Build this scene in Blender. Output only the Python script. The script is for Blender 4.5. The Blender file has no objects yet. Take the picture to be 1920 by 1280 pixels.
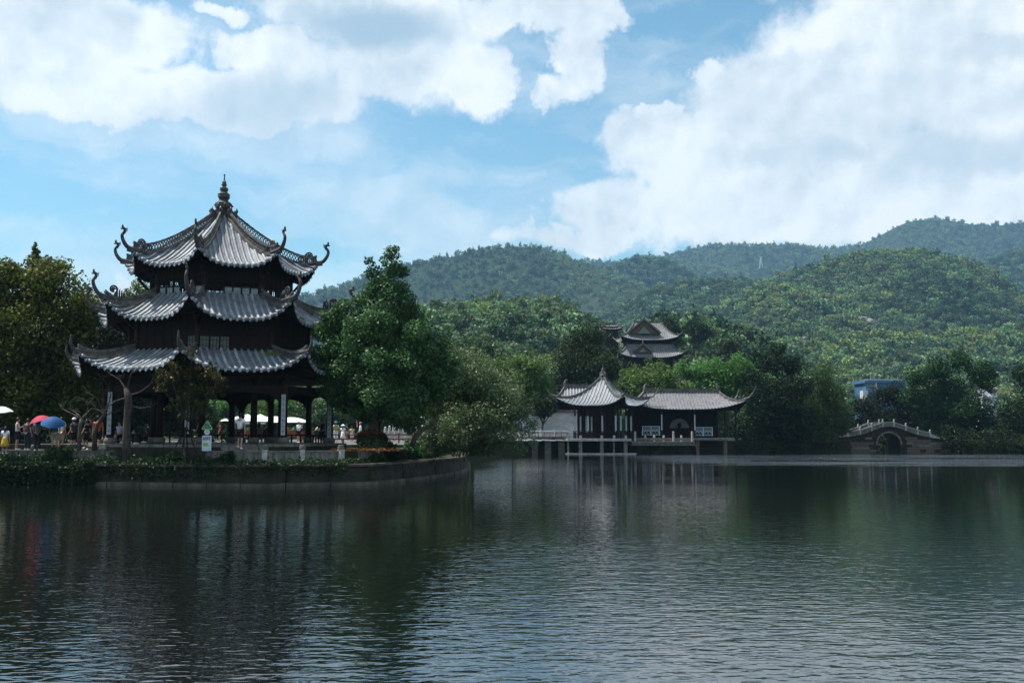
import bpy, bmesh, math, random
import numpy as np
from mathutils import Vector, Matrix
R = math.radians
sc = bpy.context.scene
COL = sc.collection
rnd = random.Random(7)
# ------------------------------------------------------------------ camera
FPX, CAMZ, PITCH = 1867.0, 2.42, R(5.33)
cam_d = bpy.data.cameras.new('camera'); cam = bpy.data.objects.new('camera', cam_d); COL.objects.link(cam)
cam.location = (0, 0, CAMZ); cam.rotation_euler = (R(90) + PITCH, 0, 0)
cam_d.sensor_width = 36; cam_d.lens = FPX / 1920 * 36; cam_d.clip_end = 20000; cam_d.clip_start = 0.1
sc.camera = cam
# ------------------------------------------------------------------ sun, sky, exposure
SUN_EL, SUN_AZ = R(64), R(-80)            # azimuth measured from +Y (view direction) towards +X
sun_d = bpy.data.lights.new('sun', 'SUN'); sun = bpy.data.objects.new('sun', sun_d); COL.objects.link(sun)
sun_d.energy = 4.8; sun_d.angle = R(0.6); sun_d.color = (1, .95, .87)
sdir = Vector((math.sin(SUN_AZ) * math.cos(SUN_EL), math.cos(SUN_AZ) * math.cos(SUN_EL), math.sin(SUN_EL)))
sun.rotation_euler = sdir.to_track_quat('Z', 'Y').to_euler(); sun.location = (0, 0, 300)
sc.view_settings.view_transform = 'Standard'; sc.view_settings.look = 'None'
sc.view_settings.exposure = 0.72; sc.view_settings.gamma = 1.0; sc.view_settings.use_curve_mapping = False
sc.render.engine = 'CYCLES'
sc.cycles.use_denoising = True; sc.cycles.max_bounces = 6; sc.cycles.diffuse_bounces = 2; sc.cycles.glossy_bounces = 3
sc.cycles.transmission_bounces = 4; sc.cycles.transparent_max_bounces = 8; sc.cycles.volume_bounces = 0
sc.cycles.caustics_reflective = False; sc.cycles.caustics_refractive = False
SKY_STR = 0.115


def raydir(px, py):
    u = (px - 960) / FPX; v = (640 - py) / FPX
    c, s = math.cos(PITCH), math.sin(PITCH)
    return Vector((u, c - v * s, s + v * c))


def at(px, py, Y):
    d = raydir(px, py)
    return Vector((d.x * Y / d.y, Y, CAMZ + d.z * Y / d.y))


def zat(py, Y, px=960):
    return at(px, py, Y).z


def xat(px, Y, z):
    # X of a point on pixel column px at world Y and height z
    c, s = math.cos(PITCH), math.sin(PITCH)
    return (px - 960) / FPX * (Y * c + (z - CAMZ) * s)


def ground_at(px, py, z=0.0):
    d = raydir(px, py); t = (z - CAMZ) / d.z
    return Vector((d.x * t, d.y * t, z))


def nn(nt, t, **k):
    n = nt.nodes.new(t)
    for a, b in k.items():
        if a.startswith('i_'):
            key = a[2:]
            n.inputs[int(key) if key.isdigit() else key].default_value = b
        else:
            setattr(n, a, b)
    return n


def math_node(nt, op, a, b=None, clamp=False):
    n = nn(nt, 'ShaderNodeMath', operation=op, use_clamp=clamp)
    for i, v in enumerate((a, b)):
        if v is None: continue
        if isinstance(v, (int, float)): n.inputs[i].default_value = v
        else: nt.links.new(v, n.inputs[i])
    return n.outputs[0]


world = bpy.data.worlds.new('World'); sc.world = world; world.use_nodes = True
nt = world.node_tree; nt.nodes.clear(); L = nt.links.new
sky = nn(nt, 'ShaderNodeTexSky', sky_type='NISHITA', sun_disc=False)
sky.sun_elevation = SUN_EL; sky.sun_rotation = SUN_AZ; sky.air_density = 1.0; sky.dust_density = .8; sky.ozone_density = 1.0
tc = nn(nt, 'ShaderNodeTexCoord')
sep = nn(nt, 'ShaderNodeSeparateXYZ'); L(tc.outputs['Generated'], sep.inputs[0])
az = math_node(nt, 'ARCTAN2', sep.outputs[0], sep.outputs[1])
el = math_node(nt, 'ARCSINE', sep.outputs[2])
comb = nn(nt, 'ShaderNodeCombineXYZ'); L(az, comb.inputs[0]); L(el, comb.inputs[1])
# warp the angular coordinates a little, so that the cloud masses get torn outlines
nz0 = nn(nt, 'ShaderNodeTexNoise', noise_dimensions='2D', i_Scale=10.0, i_Detail=10.0, i_Roughness=.66); L(comb.outputs[0], nz0.inputs['Vector'])
wv = nn(nt, 'ShaderNodeVectorMath', operation='MULTIPLY_ADD'); L(nz0.outputs['Color'], wv.inputs[0])
wv.inputs[1].default_value = (.085, .06, 0); wv.inputs[2].default_value = (-.0425, -.03, 0)
wa = nn(nt, 'ShaderNodeVectorMath', operation='ADD'); L(comb.outputs[0], wa.inputs[0]); L(wv.outputs[0], wa.inputs[1])
P2 = wa.outputs[0]


def blobs(lst):
    out = None
    for (px, py, rx, ry, w) in lst:
        d = raydir(px, py).normalized(); a0 = math.atan2(d.x, d.y); e0 = math.asin(d.z)
        s = nn(nt, 'ShaderNodeVectorMath', operation='SUBTRACT'); L(P2, s.inputs[0]); s.inputs[1].default_value = (a0, e0, 0)
        m = nn(nt, 'ShaderNodeVectorMath', operation='MULTIPLY'); L(s.outputs[0], m.inputs[0])
        m.inputs[1].default_value = (FPX / rx, FPX / ry, 0)
        ln = nn(nt, 'ShaderNodeVectorMath', operation='LENGTH'); L(m.outputs[0], ln.inputs[0])
        mr = nn(nt, 'ShaderNodeMapRange', interpolation_type='SMOOTHSTEP'); L(ln.outputs['Value'], mr.inputs[0])
        mr.inputs[1].default_value = 1.45; mr.inputs[2].default_value = .35; mr.inputs[3].default_value = 0; mr.inputs[4].default_value = w
        o = mr.outputs[0]
        if out is None: out = o
        else:
            mx = nn(nt, 'ShaderNodeMath', operation='SMOOTH_MAX'); mx.inputs[2].default_value = .12
            L(out, mx.inputs[0]); L(o, mx.inputs[1]); out = mx.outputs[0]
    return out


WH = [(110, 40, 270, 75, 1), (60, 130, 190, 80, 1), (230, 185, 190, 50, 1), (20, 30, 90, 70, 1), (505, 95, 130, 50, 1), (480, 190, 230, 65, 1),
      (700, 30, 260, 70, .9), (760, 130, 200, 85, 1), (900, 150, 70, 70, .9), (1078, 105, 70, 65, 1), (1000, 18, 170, 42, .95), (1120, 30, 60, 40, .9), (1040, 165, 60, 30, .75), (430, 15, 60, 20, .8),
      (1740, 40, 270, 90, 1), (1620, 180, 330, 110, 1), (1330, 290, 220, 80, 1), (1130, 390, 140, 55, 1), (1500, 380, 420, 90, 1),
      (1820, 330, 280, 130, 1), (1235, 210, 45, 28, 1), (1330, 135, 45, 30, .7), (1180, 260, 80, 60, .95), (1850, 160, 200, 120, 1), (1580, 285, 160, 70, 1), (1420, 330, 200, 60, 1), (330, 60, 60, 30, .6), (1100, 440, 170, 30, .9),
      (130, 260, 60, 18, .5), (280, 255, 50, 15, .55), (445, 265, 50, 13, .5), (250, 545, 60, 30, .8), (2300, 200, 330, 160, .9), (-420, 90, 300, 110, .8),
      (1900, -420, 500, 160, .9), (1150, -750, 500, 160, .8)]
bl = blobs(WH)
GR = [(700, 40, 170, 55, 1), (490, 190, 150, 55, .55), (1830, 285, 190, 40, .55), (1890, 95, 110, 25, .5), (1100, 330, 500, 60, .0), (760, 110, 120, 60, .35), (1500, 290, 200, 25, .35), (1500, 110, 120, 20, .25), (60, 220, 200, 12, .2)]
gr = blobs(GR)
nz1 = nn(nt, 'ShaderNodeTexNoise', noise_dimensions='2D', i_Scale=13.0, i_Detail=12.0, i_Roughness=.6); L(comb.outputs[0], nz1.inputs['Vector'])
dens = math_node(nt, 'ADD', bl, math_node(nt, 'MULTIPLY', math_node(nt, 'SUBTRACT', nz1.outputs[0], .5), 1.15))
# clouds behind and above the camera: the same kind of broken cumulus everywhere else
proj = nn(nt, 'ShaderNodeVectorMath', operation='DIVIDE'); L(tc.outputs['Generated'], proj.inputs[0])
zz = math_node(nt, 'ADD', math_node(nt, 'MAXIMUM', sep.outputs[2], 0.0), .14)
cz = nn(nt, 'ShaderNodeCombineXYZ'); L(zz, cz.inputs[0]); L(zz, cz.inputs[1]); L(zz, cz.inputs[2]); L(cz.outputs[0], proj.inputs[1])
nz2 = nn(nt, 'ShaderNodeTexNoise', i_Scale=1.1, i_Detail=8.0, i_Roughness=.58); L(proj.outputs[0], nz2.inputs['Vector'])
gen = nn(nt, 'ShaderNodeMapRange'); L(nz2.outputs[0], gen.inputs[0]); gen.inputs[1].default_value = .44; gen.inputs[2].default_value = .62
outm = nn(nt, 'ShaderNodeMapRange', interpolation_type='SMOOTHSTEP'); L(math_node(nt, 'ABSOLUTE', az), outm.inputs[0])
outm.inputs[1].default_value = .75; outm.inputs[2].default_value = 1.15
mg = math_node(nt, 'MULTIPLY', gen.outputs[0], outm.outputs[0])
dens = math_node(nt, 'MAXIMUM', dens, mg)
cm = nn(nt, 'ShaderNodeMapRange', interpolation_type='SMOOTHSTEP'); L(dens, cm.inputs[0]); cm.inputs[1].default_value = .2; cm.inputs[2].default_value = .72
# thin high veil
vm = nn(nt, 'ShaderNodeVectorMath', operation='MULTIPLY'); L(P2, vm.inputs[0]); vm.inputs[1].default_value = (1.3, 5.5, 1)
nz3 = nn(nt, 'ShaderNodeTexNoise', noise_dimensions='2D', i_Scale=2.2, i_Detail=6.0, i_Roughness=.6); L(vm.outputs[0], nz3.inputs['Vector'])
veil = nn(nt, 'ShaderNodeMapRange', interpolation_type='SMOOTHSTEP'); L(nz3.outputs[0], veil.inputs[0]); veil.inputs[1].default_value = .36; veil.inputs[2].default_value = .68; veil.inputs[4].default_value = .5
cover = math_node(nt, 'MAXIMUM', math_node(nt, 'MULTIPLY', cm.outputs[0], .94), veil.outputs[0])
# cloud colour: bright puffs, blue-grey undersides
nz4 = nn(nt, 'ShaderNodeTexNoise', noise_dimensions='2D', i_Scale=8.0, i_Detail=9.0, i_Roughness=.6); L(P2, nz4.inputs['Vector'])
sh = nn(nt, 'ShaderNodeMapRange', interpolation_type='SMOOTHSTEP'); L(nz4.outputs[0], sh.inputs[0]); sh.inputs[1].default_value = .38; sh.inputs[2].default_value = .64
offs = nn(nt, 'ShaderNodeVectorMath', operation='ADD'); L(comb.outputs[0], offs.inputs[0]); offs.inputs[1].default_value = (-.010, .014, 0)
nz1b = nn(nt, 'ShaderNodeTexNoise', noise_dimensions='2D', i_Scale=13.0, i_Detail=5.0, i_Roughness=.55); L(offs.outputs[0], nz1b.inputs['Vector'])
nz1c = nn(nt, 'ShaderNodeTexNoise', noise_dimensions='2D', i_Scale=13.0, i_Detail=5.0, i_Roughness=.55); L(comb.outputs[0], nz1c.inputs['Vector'])
billow = math_node(nt, 'MULTIPLY', math_node(nt, 'SUBTRACT', nz1c.outputs[0], nz1b.outputs[0]), 1.3)
shade = math_node(nt, 'MULTIPLY', math_node(nt, 'SUBTRACT', 1.0, gr), math_node(nt, 'ADD', math_node(nt, 'ADD', math_node(nt, 'MULTIPLY', sh.outputs[0], .36), .68), billow), True)
ccol = nn(nt, 'ShaderNodeMix', data_type='RGBA'); L(shade, ccol.inputs[0])
ccol.inputs[6].default_value = (.27, .36, .43, 1); ccol.inputs[7].default_value = (.665, .68, .68, 1)
skym = nn(nt, 'ShaderNodeVectorMath', operation='MULTIPLY'); L(sky.outputs[0], skym.inputs[0]); skym.inputs[1].default_value = (.62, .875, .82)
cdiv = nn(nt, 'ShaderNodeVectorMath', operation='SCALE'); L(ccol.outputs[2], cdiv.inputs[0]); cdiv.inputs['Scale'].default_value = 1 / SKY_STR
mix = nn(nt, 'ShaderNodeMix', data_type='RGBA'); L(cover, mix.inputs[0]); L(skym.outputs[0], mix.inputs[6]); L(cdiv.outputs[0], mix.inputs[7])
bg = nn(nt, 'ShaderNodeBackground', i_Strength=SKY_STR); L(mix.outputs[2], bg.inputs[0])
wo = nn(nt, 'ShaderNodeOutputWorld'); L(bg.outputs[0], wo.inputs[0])
world.cycles.sampling_method = 'MANUAL'; world.cycles.sample_map_resolution = 512

# ------------------------------------------------------------------ materials


def mat(name, col, rough=.8, var=.25, scale=4.0, bump=0.0, spec=.4, col2=None, stretch=(1, 1, 1), detail=6, coords='Object', metal=0, bscale=None, lo=.35, hi=.65, rv=0.0):
    m = bpy.data.materials.new(name); m.use_nodes = True
    nt = m.node_tree; b = nt.nodes['Principled BSDF']; L = nt.links.new
    tc = nn(nt, 'ShaderNodeTexCoord'); mp = nn(nt, 'ShaderNodeMapping'); mp.inputs['Scale'].default_value = stretch
    L(tc.outputs[coords], mp.inputs[0])
    nz = nn(nt, 'ShaderNodeTexNoise', i_Scale=scale, i_Detail=detail, i_Roughness=.6); L(mp.outputs[0], nz.inputs['Vector'])
    mr = nn(nt, 'ShaderNodeMapRange'); L(nz.outputs[0], mr.inputs[0]); mr.inputs[1].default_value = lo; mr.inputs[2].default_value = hi
    mx = nn(nt, 'ShaderNodeMix', data_type='RGBA'); L(mr.outputs[0], mx.inputs[0])
    c2 = col2 or tuple(c * (1 - var) for c in col); c1 = col if col2 else tuple(min(1, c * (1 + var)) for c in col)
    mx.inputs[6].default_value = (*c1, 1); mx.inputs[7].default_value = (*c2, 1)
    if rv:      # each row weathers a little differently, with broad mossy stains
        oi = nn(nt, 'ShaderNodeObjectInfo'); hs = nn(nt, 'ShaderNodeHueSaturation'); L(mx.outputs[2], hs.inputs['Color'])
        L(math_node(nt, 'ADD', math_node(nt, 'MULTIPLY', oi.outputs['Random'], rv), 1 - rv / 2), hs.inputs['Value'])
        st = nn(nt, 'ShaderNodeTexNoise', i_Scale=.55, i_Detail=8.0, i_Roughness=.7); g = nn(nt, 'ShaderNodeNewGeometry'); L(g.outputs['Position'], st.inputs['Vector'])
        sr_ = nn(nt, 'ShaderNodeMapRange'); L(st.outputs[0], sr_.inputs[0]); sr_.inputs[1].default_value = .52; sr_.inputs[2].default_value = .68; sr_.inputs[4].default_value = .7
        m2 = nn(nt, 'ShaderNodeMix', data_type='RGBA'); L(sr_.outputs[0], m2.inputs[0]); L(hs.outputs[0], m2.inputs[6]); m2.inputs[7].default_value = (.075, .08, .07, 1); mx = m2
    L(mx.outputs[2], b.inputs['Base Color'])
    b.inputs['Roughness'].default_value = rough; b.inputs['Metallic'].default_value = metal
    b.inputs['Specular IOR Level'].default_value = spec
    if bump:
        nb = nn(nt, 'ShaderNodeTexNoise', i_Scale=bscale or scale * 4, i_Detail=4.0); L(mp.outputs[0], nb.inputs['Vector'])
        bp = nn(nt, 'ShaderNodeBump', i_Strength=bump, i_Distance=.03); L(nb.outputs[0], bp.inputs['Height']); L(bp.outputs[0], b.inputs['Normal'])
    return m


def leafmat(name, dark, light, trans=.35, accent=None, acc=.04, gloss=.5, spec=.25, rv=.5):
    """two-sided leaf: colour follows a per-leaf random tint stored on the mesh"""
    m = bpy.data.materials.new(name); m.use_nodes = True
    nt = m.node_tree; nt.nodes.clear(); L = nt.links.new
    at_ = nn(nt, 'ShaderNodeAttribute', attribute_name='tint')
    cr = nn(nt, 'ShaderNodeValToRGB'); L(at_.outputs['Fac'], cr.inputs[0])
    e = cr.color_ramp.elements
    e[0].position = 0; e[0].color = (*dark, 1); e[1].position = .93; e[1].color = (*light, 1)
    if accent:
        a = e.new(1 - acc); a.color = (*light, 1); cr.color_ramp.elements[-1].color = (*accent, 1)
        z = e.new(min(.9999, 1 - acc + .004)); z.color = (*accent, 1)
    oi = nn(nt, 'ShaderNodeObjectInfo')
    hs = nn(nt, 'ShaderNodeHueSaturation'); L(cr.outputs[0], hs.inputs['Color'])
    L(math_node(nt, 'ADD', math_node(nt, 'MULTIPLY', oi.outputs['Random'], rv), 1 - rv / 2), hs.inputs['Value'])
    L(math_node(nt, 'ADD', math_node(nt, 'MULTIPLY', oi.outputs['Random'], .05), .475), hs.inputs['Hue'])
    pb = nn(nt, 'ShaderNodeBsdfPrincipled', i_Roughness=gloss); L(hs.outputs[0], pb.inputs['Base Color']); pb.inputs['Specular IOR Level'].default_value = spec
    tr = nn(nt, 'ShaderNodeBsdfTranslucent'); L(hs.outputs[0], tr.inputs[0])
    mx = nn(nt, 'ShaderNodeMixShader'); mx.inputs[0].default_value = trans
    L(pb.outputs[0], mx.inputs[1]); L(tr.outputs[0], mx.inputs[2])
    o = nn(nt, 'ShaderNodeOutputMaterial'); L(mx.outputs[0], o.inputs[0])
    return m


def flat(name, col, rough=.6, spec=.3):
    return mat(name, col, rough, .08, 9.0, spec=spec)


M = {}
M['tile'] = mat('glazed grey roof tile', (.13, .142, .16), .52, .4, 1.1, .4, .45, col2=(.31, .345, .39), bscale=14, rv=.5)
M['tile_pan'] = mat('grey pan tile', (.15, .16, .175), .6, .3, 3, .2, .4)
M['tile_old'] = mat('weathered brown grey tile', (.06, .058, .058), .65, .4, 1.2, .3, .3, col2=(.20, .19, .185), bscale=9)
M['ridge'] = mat('weathered ridge plaster', (.17, .16, .15), .75, .35, 3, .5, .3, col2=(.045, .045, .045), bscale=20)
M['horn'] = mat('dark weathered ornament', (.085, .08, .08), .7, .35, 3, .5, .3, col2=(.025, .025, .03), bscale=20)
M['spire'] = mat('dark glazed finial', (.05, .042, .038), .42, .4, 6, .3, .5, col2=(.018, .018, .02))
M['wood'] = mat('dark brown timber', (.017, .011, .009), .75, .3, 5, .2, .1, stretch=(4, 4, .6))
M['soffit'] = mat('sooty timber ceiling', (.013, .009, .007), .85, .3, 4, .1, .1)  # even dark timber colour for ceilings and inner walls
M['column'] = mat('dark lacquered column', (.022, .012, .009), .6, .3, 3, .1, .15)
M['shutter'] = mat('pale translucent shutter pane', (.20, .25, .26), .4, .3, 6, 0, .5)
M['greenpane'] = mat('greenish window pane', (.028, .05, .04), .35, .5, 9, 0, .6)
M['stone'] = mat('grey weathered stone', (.22, .205, .185), .85, .35, 2.5, .5, .2, col2=(.10, .095, .085), bscale=18)
M['stone_dk'] = mat('damp dark stone', (.042, .038, .030), .8, .4, 1.6, .5, .2, col2=(.010, .014, .006), bscale=14)
M['footing'] = mat('pale worn footing stone', (.13, .115, .095), .85, .4, 1.3, .5, .2, col2=(.035, .035, .028), bscale=12)
M['concrete'] = mat('streaked parapet concrete', (.24, .22, .20), .85, .4, 2.2, .3, .2, col2=(.09, .085, .075), stretch=(3.5, 3.5, .35), bscale=12)
M['paving'] = mat('terrace paving', (.105, .10, .09), .8, .35, 1.3, .2, .3)
M['soil'] = mat('dark soil and moss', (.035, .032, .02), .95, .4, 1.5, .5, .1, col2=(.03, .045, .015))
M['bed'] = mat('lake bed mud', (.03, .028, .02), .95, .3, .3)
M['bark'] = mat('rough grey bark', (.10, .085, .07), .9, .4, 5, .9, .1, col2=(.035, .03, .025), stretch=(2, 2, .5), bscale=16)
M['bark_pale'] = mat('pale bare bark', (.13, .115, .095), .85, .3, 5, .5, .1, col2=(.05, .042, .035), bscale=16)
M['plaque'] = mat('pale blue grey couplet board', (.36, .42, .47), .6, .12, 3, 0, .3)
M['ink'] = flat('faded black ink', (.03, .04, .05))
M['sign_w'] = flat('white printed sheet', (.66, .74, .82), .5)
M['sign_g'] = mat('green printed sheet', (.20, .42, .20), .5, .1, 6)
M['sign_lg'] = flat('pale green border', (.55, .75, .55), .5)
M['sign_dg'] = flat('dark green lettering', (.01, .09, .03), .5)
M['white'] = mat('white painted plaster', (.62, .64, .66), .8, .12, 1.5, .1, .2, col2=(.42, .45, .47))
M['white_dull'] = flat('dull pale plaster', (.16, .18, .19), .8)
M['marble'] = mat('pale granite balustrade', (.50, .48, .46), .8, .3, 3, .3, .2, col2=(.27, .26, .25))
M['redstone'] = mat('reddish bridge masonry', (.17, .105, .085), .85, .4, 3, .5, .2, col2=(.10, .085, .075))
M['redbench'] = mat('dull red timber', (.22, .045, .025), .6, .3, 4)
M['blue_rail'] = mat('pale blue painted timber', (.42, .52, .60), .6, .15, 4)
M['metal'] = mat('dark metal tube', (.04, .04, .045), .4, .2, 8, metal=.6)
M['bluewall'] = mat('blue painted wall', (.05, .14, .26), .6, .15, .3)
M['rock'] = mat('bare weathered rock', (.26, .24, .215), .9, .35, .06, .6, .1, bscale=.5)
M['glassdk'] = mat('dark window glass', (.02, .025, .03), .15, .2, 3, 0, .6)
M['hillsoil'] = mat('forest floor', (.018, .032, .014), .95, .4, .02, 0, .05, col2=(.03, .042, .02))
M['lf_olive'] = leafmat('olive green leaves', (.024, .052, .007), (.14, .195, .024), .34, (.26, .24, .03), .03)
M['lf_mid'] = leafmat('camphor leaves', (.014, .046, .013), (.085, .165, .050), .3, spec=.3)
M['lf_bush'] = leafmat('small glossy shrub leaves', (.034, .060, .022), (.16, .205, .09), .3, (.55, .58, .52), .008, spec=.3)
M['lf_bright'] = leafmat('fresh green leaves', (.035, .088, .016), (.13, .235, .05), .4)
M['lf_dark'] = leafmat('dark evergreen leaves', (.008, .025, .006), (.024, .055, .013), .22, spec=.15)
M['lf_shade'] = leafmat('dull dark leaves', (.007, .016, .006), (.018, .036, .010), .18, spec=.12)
M['lf_dome'] = leafmat('dense banyan leaves', (.010, .032, .007), (.030, .072, .016), .25, spec=.15)
M['lf_willow'] = leafmat('willow leaves', (.03, .065, .015), (.09, .155, .04), .36)
M['lf_yellow'] = leafmat('sparse yellowing leaves', (.018, .030, .008), (.065, .078, .016), .3, (.38, .24, .02), .05)
M['lf_pink'] = leafmat('leaves with pink blossom', (.012, .028, .01), (.04, .07, .02), .3, (.42, .10, .12), .05)
M['lf_red'] = leafmat('clipped reddish leaves', (.022, .018, .01), (.06, .042, .02), .3, (.22, .055, .02), .05)
M['lf_ivy'] = leafmat('ivy leaves', (.010, .026, .008), (.036, .08, .024), .3)
M['lf_hill'] = leafmat('hill forest leaves', (.036, .08, .03), (.22, .32, .14), .25, gloss=.6, rv=.9)
M['lf_hill2'] = leafmat('hill bamboo leaves', (.10, .15, .04), (.32, .40, .12), .3, gloss=.6, rv=.6)
M['lf_hill3'] = leafmat('hill pine needles', (.02, .056, .03), (.07, .145, .075), .2, gloss=.6, rv=.9)
M['skin'] = flat('skin', (.42, .24, .17), .6); M['hair'] = flat('black hair', (.012, .010, .009), .5)
for k_, c_ in dict(c_white=(.72, .76, .80), c_grey=(.14, .145, .15), c_black=(.012, .012, .014), c_yellow=(.60, .52, .22), c_mustard=(.50, .33, .05), c_tan=(.38, .31, .24),
                   c_blue=(.05, .12, .22), c_sky=(.30, .52, .66), c_orange=(.65, .10, .02), c_olive=(.28, .26, .15), c_lilac=(.36, .34, .50), c_navy=(.015, .02, .045),
                   c_red=(.36, .04, .03), c_greyblue=(.13, .16, .20), c_teal=(.02, .16, .26), u_red=(.36, .025, .06), u_blue=(.005, .07, .20), u_white=(.62, .64, .64),
                   c_dgrey=(.05, .05, .055)).items():
    M[k_] = flat('fabric ' + k_[2:], c_, .75)
# water
wm = bpy.data.materials.new('lake water'); wm.use_nodes = True
nt = wm.node_tree; b = nt.nodes['Principled BSDF']; L = nt.links.new
b.inputs['Base Color'].default_value = (.004, .006, .005, 1); b.inputs['Roughness'].default_value = .03; b.inputs['IOR'].default_value = 2.8
b.inputs['Specular IOR Level'].default_value = .5
tc = nn(nt, 'ShaderNodeTexCoord')
def wnoise(sx, sy, det=3.0, rough=.5, dist=0.0, rot=0.0):
    mp = nn(nt, 'ShaderNodeMapping'); mp.inputs['Scale'].default_value = (sx, sy, 1); mp.inputs['Rotation'].default_value = (0, 0, rot)
    L(tc.outputs['Object'], mp.inputs[0])
    n = nn(nt, 'ShaderNodeTexNoise', noise_dimensions='2D', i_Scale=1.0, i_Detail=det, i_Roughness=rough, i_Distortion=dist); L(mp.outputs[0], n.inputs['Vector'])
    return n.outputs[0]
big = nn(nt, 'ShaderNodeMapRange', interpolation_type='SMOOTHSTEP'); L(wnoise(.022, .05, 2, .5, .3), big.inputs[0])
big.inputs[1].default_value = .36; big.inputs[2].default_value = .66; big.inputs[3].default_value = .55; big.inputs[4].default_value = 1.35
sepw = nn(nt, 'ShaderNodeSeparateXYZ'); L(tc.outputs['Object'], sepw.inputs[0])
w1 = wnoise(4.2, 9.0, 1.5, .4, .3, R(5)); w2 = wnoise(1.5, 3.2, 1, .4, .3, R(-7)); w3 = wnoise(9, 18.0, 1, .5, 0, R(14))
hgt = math_node(nt, 'ADD', math_node(nt, 'MULTIPLY', w1, .0066), math_node(nt, 'ADD', math_node(nt, 'MULTIPLY', w2, .0078), math_node(nt, 'MULTIPLY', w3, .0012)))
# calm water in the lee of the banks, a breeze in the open and along the far shore
lee = nn(nt, 'ShaderNodeMapRange', interpolation_type='SMOOTHSTEP'); L(sepw.outputs[1], lee.inputs[0])
lee.inputs[1].default_value = 22; lee.inputs[2].default_value = 52; lee.inputs[3].default_value = 1.0; lee.inputs[4].default_value = .45
calm = nn(nt, 'ShaderNodeMapRange', interpolation_type='SMOOTHSTEP'); L(math_node(nt, 'ADD', sepw.outputs[0], math_node(nt, 'MULTIPLY', sepw.outputs[1], .12)), calm.inputs[0])
calm.inputs[1].default_value = -4; calm.inputs[2].default_value = 6; calm.inputs[3].default_value = .7; calm.inputs[4].default_value = 1.0
far = nn(nt, 'ShaderNodeMapRange', interpolation_type='SMOOTHSTEP'); L(sepw.outputs[1], far.inputs[0])
far.inputs[1].default_value = 74; far.inputs[2].default_value = 98; far.inputs[3].default_value = 0; far.inputs[4].default_value = 1
far2 = nn(nt, 'ShaderNodeMapRange', interpolation_type='SMOOTHSTEP'); L(sepw.outputs[1], far2.inputs[0])
far2.inputs[1].default_value = 126; far2.inputs[2].default_value = 108; far2.inputs[3].default_value = 0; far2.inputs[4].default_value = 1
fx = nn(nt, 'ShaderNodeMapRange', interpolation_type='SMOOTHSTEP'); L(sepw.outputs[0], fx.inputs[0])
fx.inputs[1].default_value = 8; fx.inputs[2].default_value = 34
gust = math_node(nt, 'MULTIPLY', math_node(nt, 'MULTIPLY', far.outputs[0], far2.outputs[0]), math_node(nt, 'MULTIPLY', fx.outputs[0], 30.0))
rag = nn(nt, 'ShaderNodeMapRange', interpolation_type='SMOOTHSTEP'); L(math_node(nt, 'ADD', math_node(nt, 'MULTIPLY', wnoise(.05, .35, 4, .65, .5), .75), math_node(nt, 'MULTIPLY', wnoise(.9, 2.6, 3, .6), .25)), rag.inputs[0]); rag.inputs[1].default_value = .46; rag.inputs[2].default_value = .58
amp = math_node(nt, 'MULTIPLY', math_node(nt, 'ADD', math_node(nt, 'MULTIPLY', lee.outputs[0], calm.outputs[0]), math_node(nt, 'MULTIPLY', gust, rag.outputs[0])), big.outputs[0])
hh = math_node(nt, 'MULTIPLY', hgt, amp)
bp = nn(nt, 'ShaderNodeBump', i_Strength=1.0, i_Distance=1.0); L(hh, bp.inputs['Height']); L(bp.outputs[0], b.inputs['Normal'])
M['water'] = wm

# ------------------------------------------------------------------ mesh helpers


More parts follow.
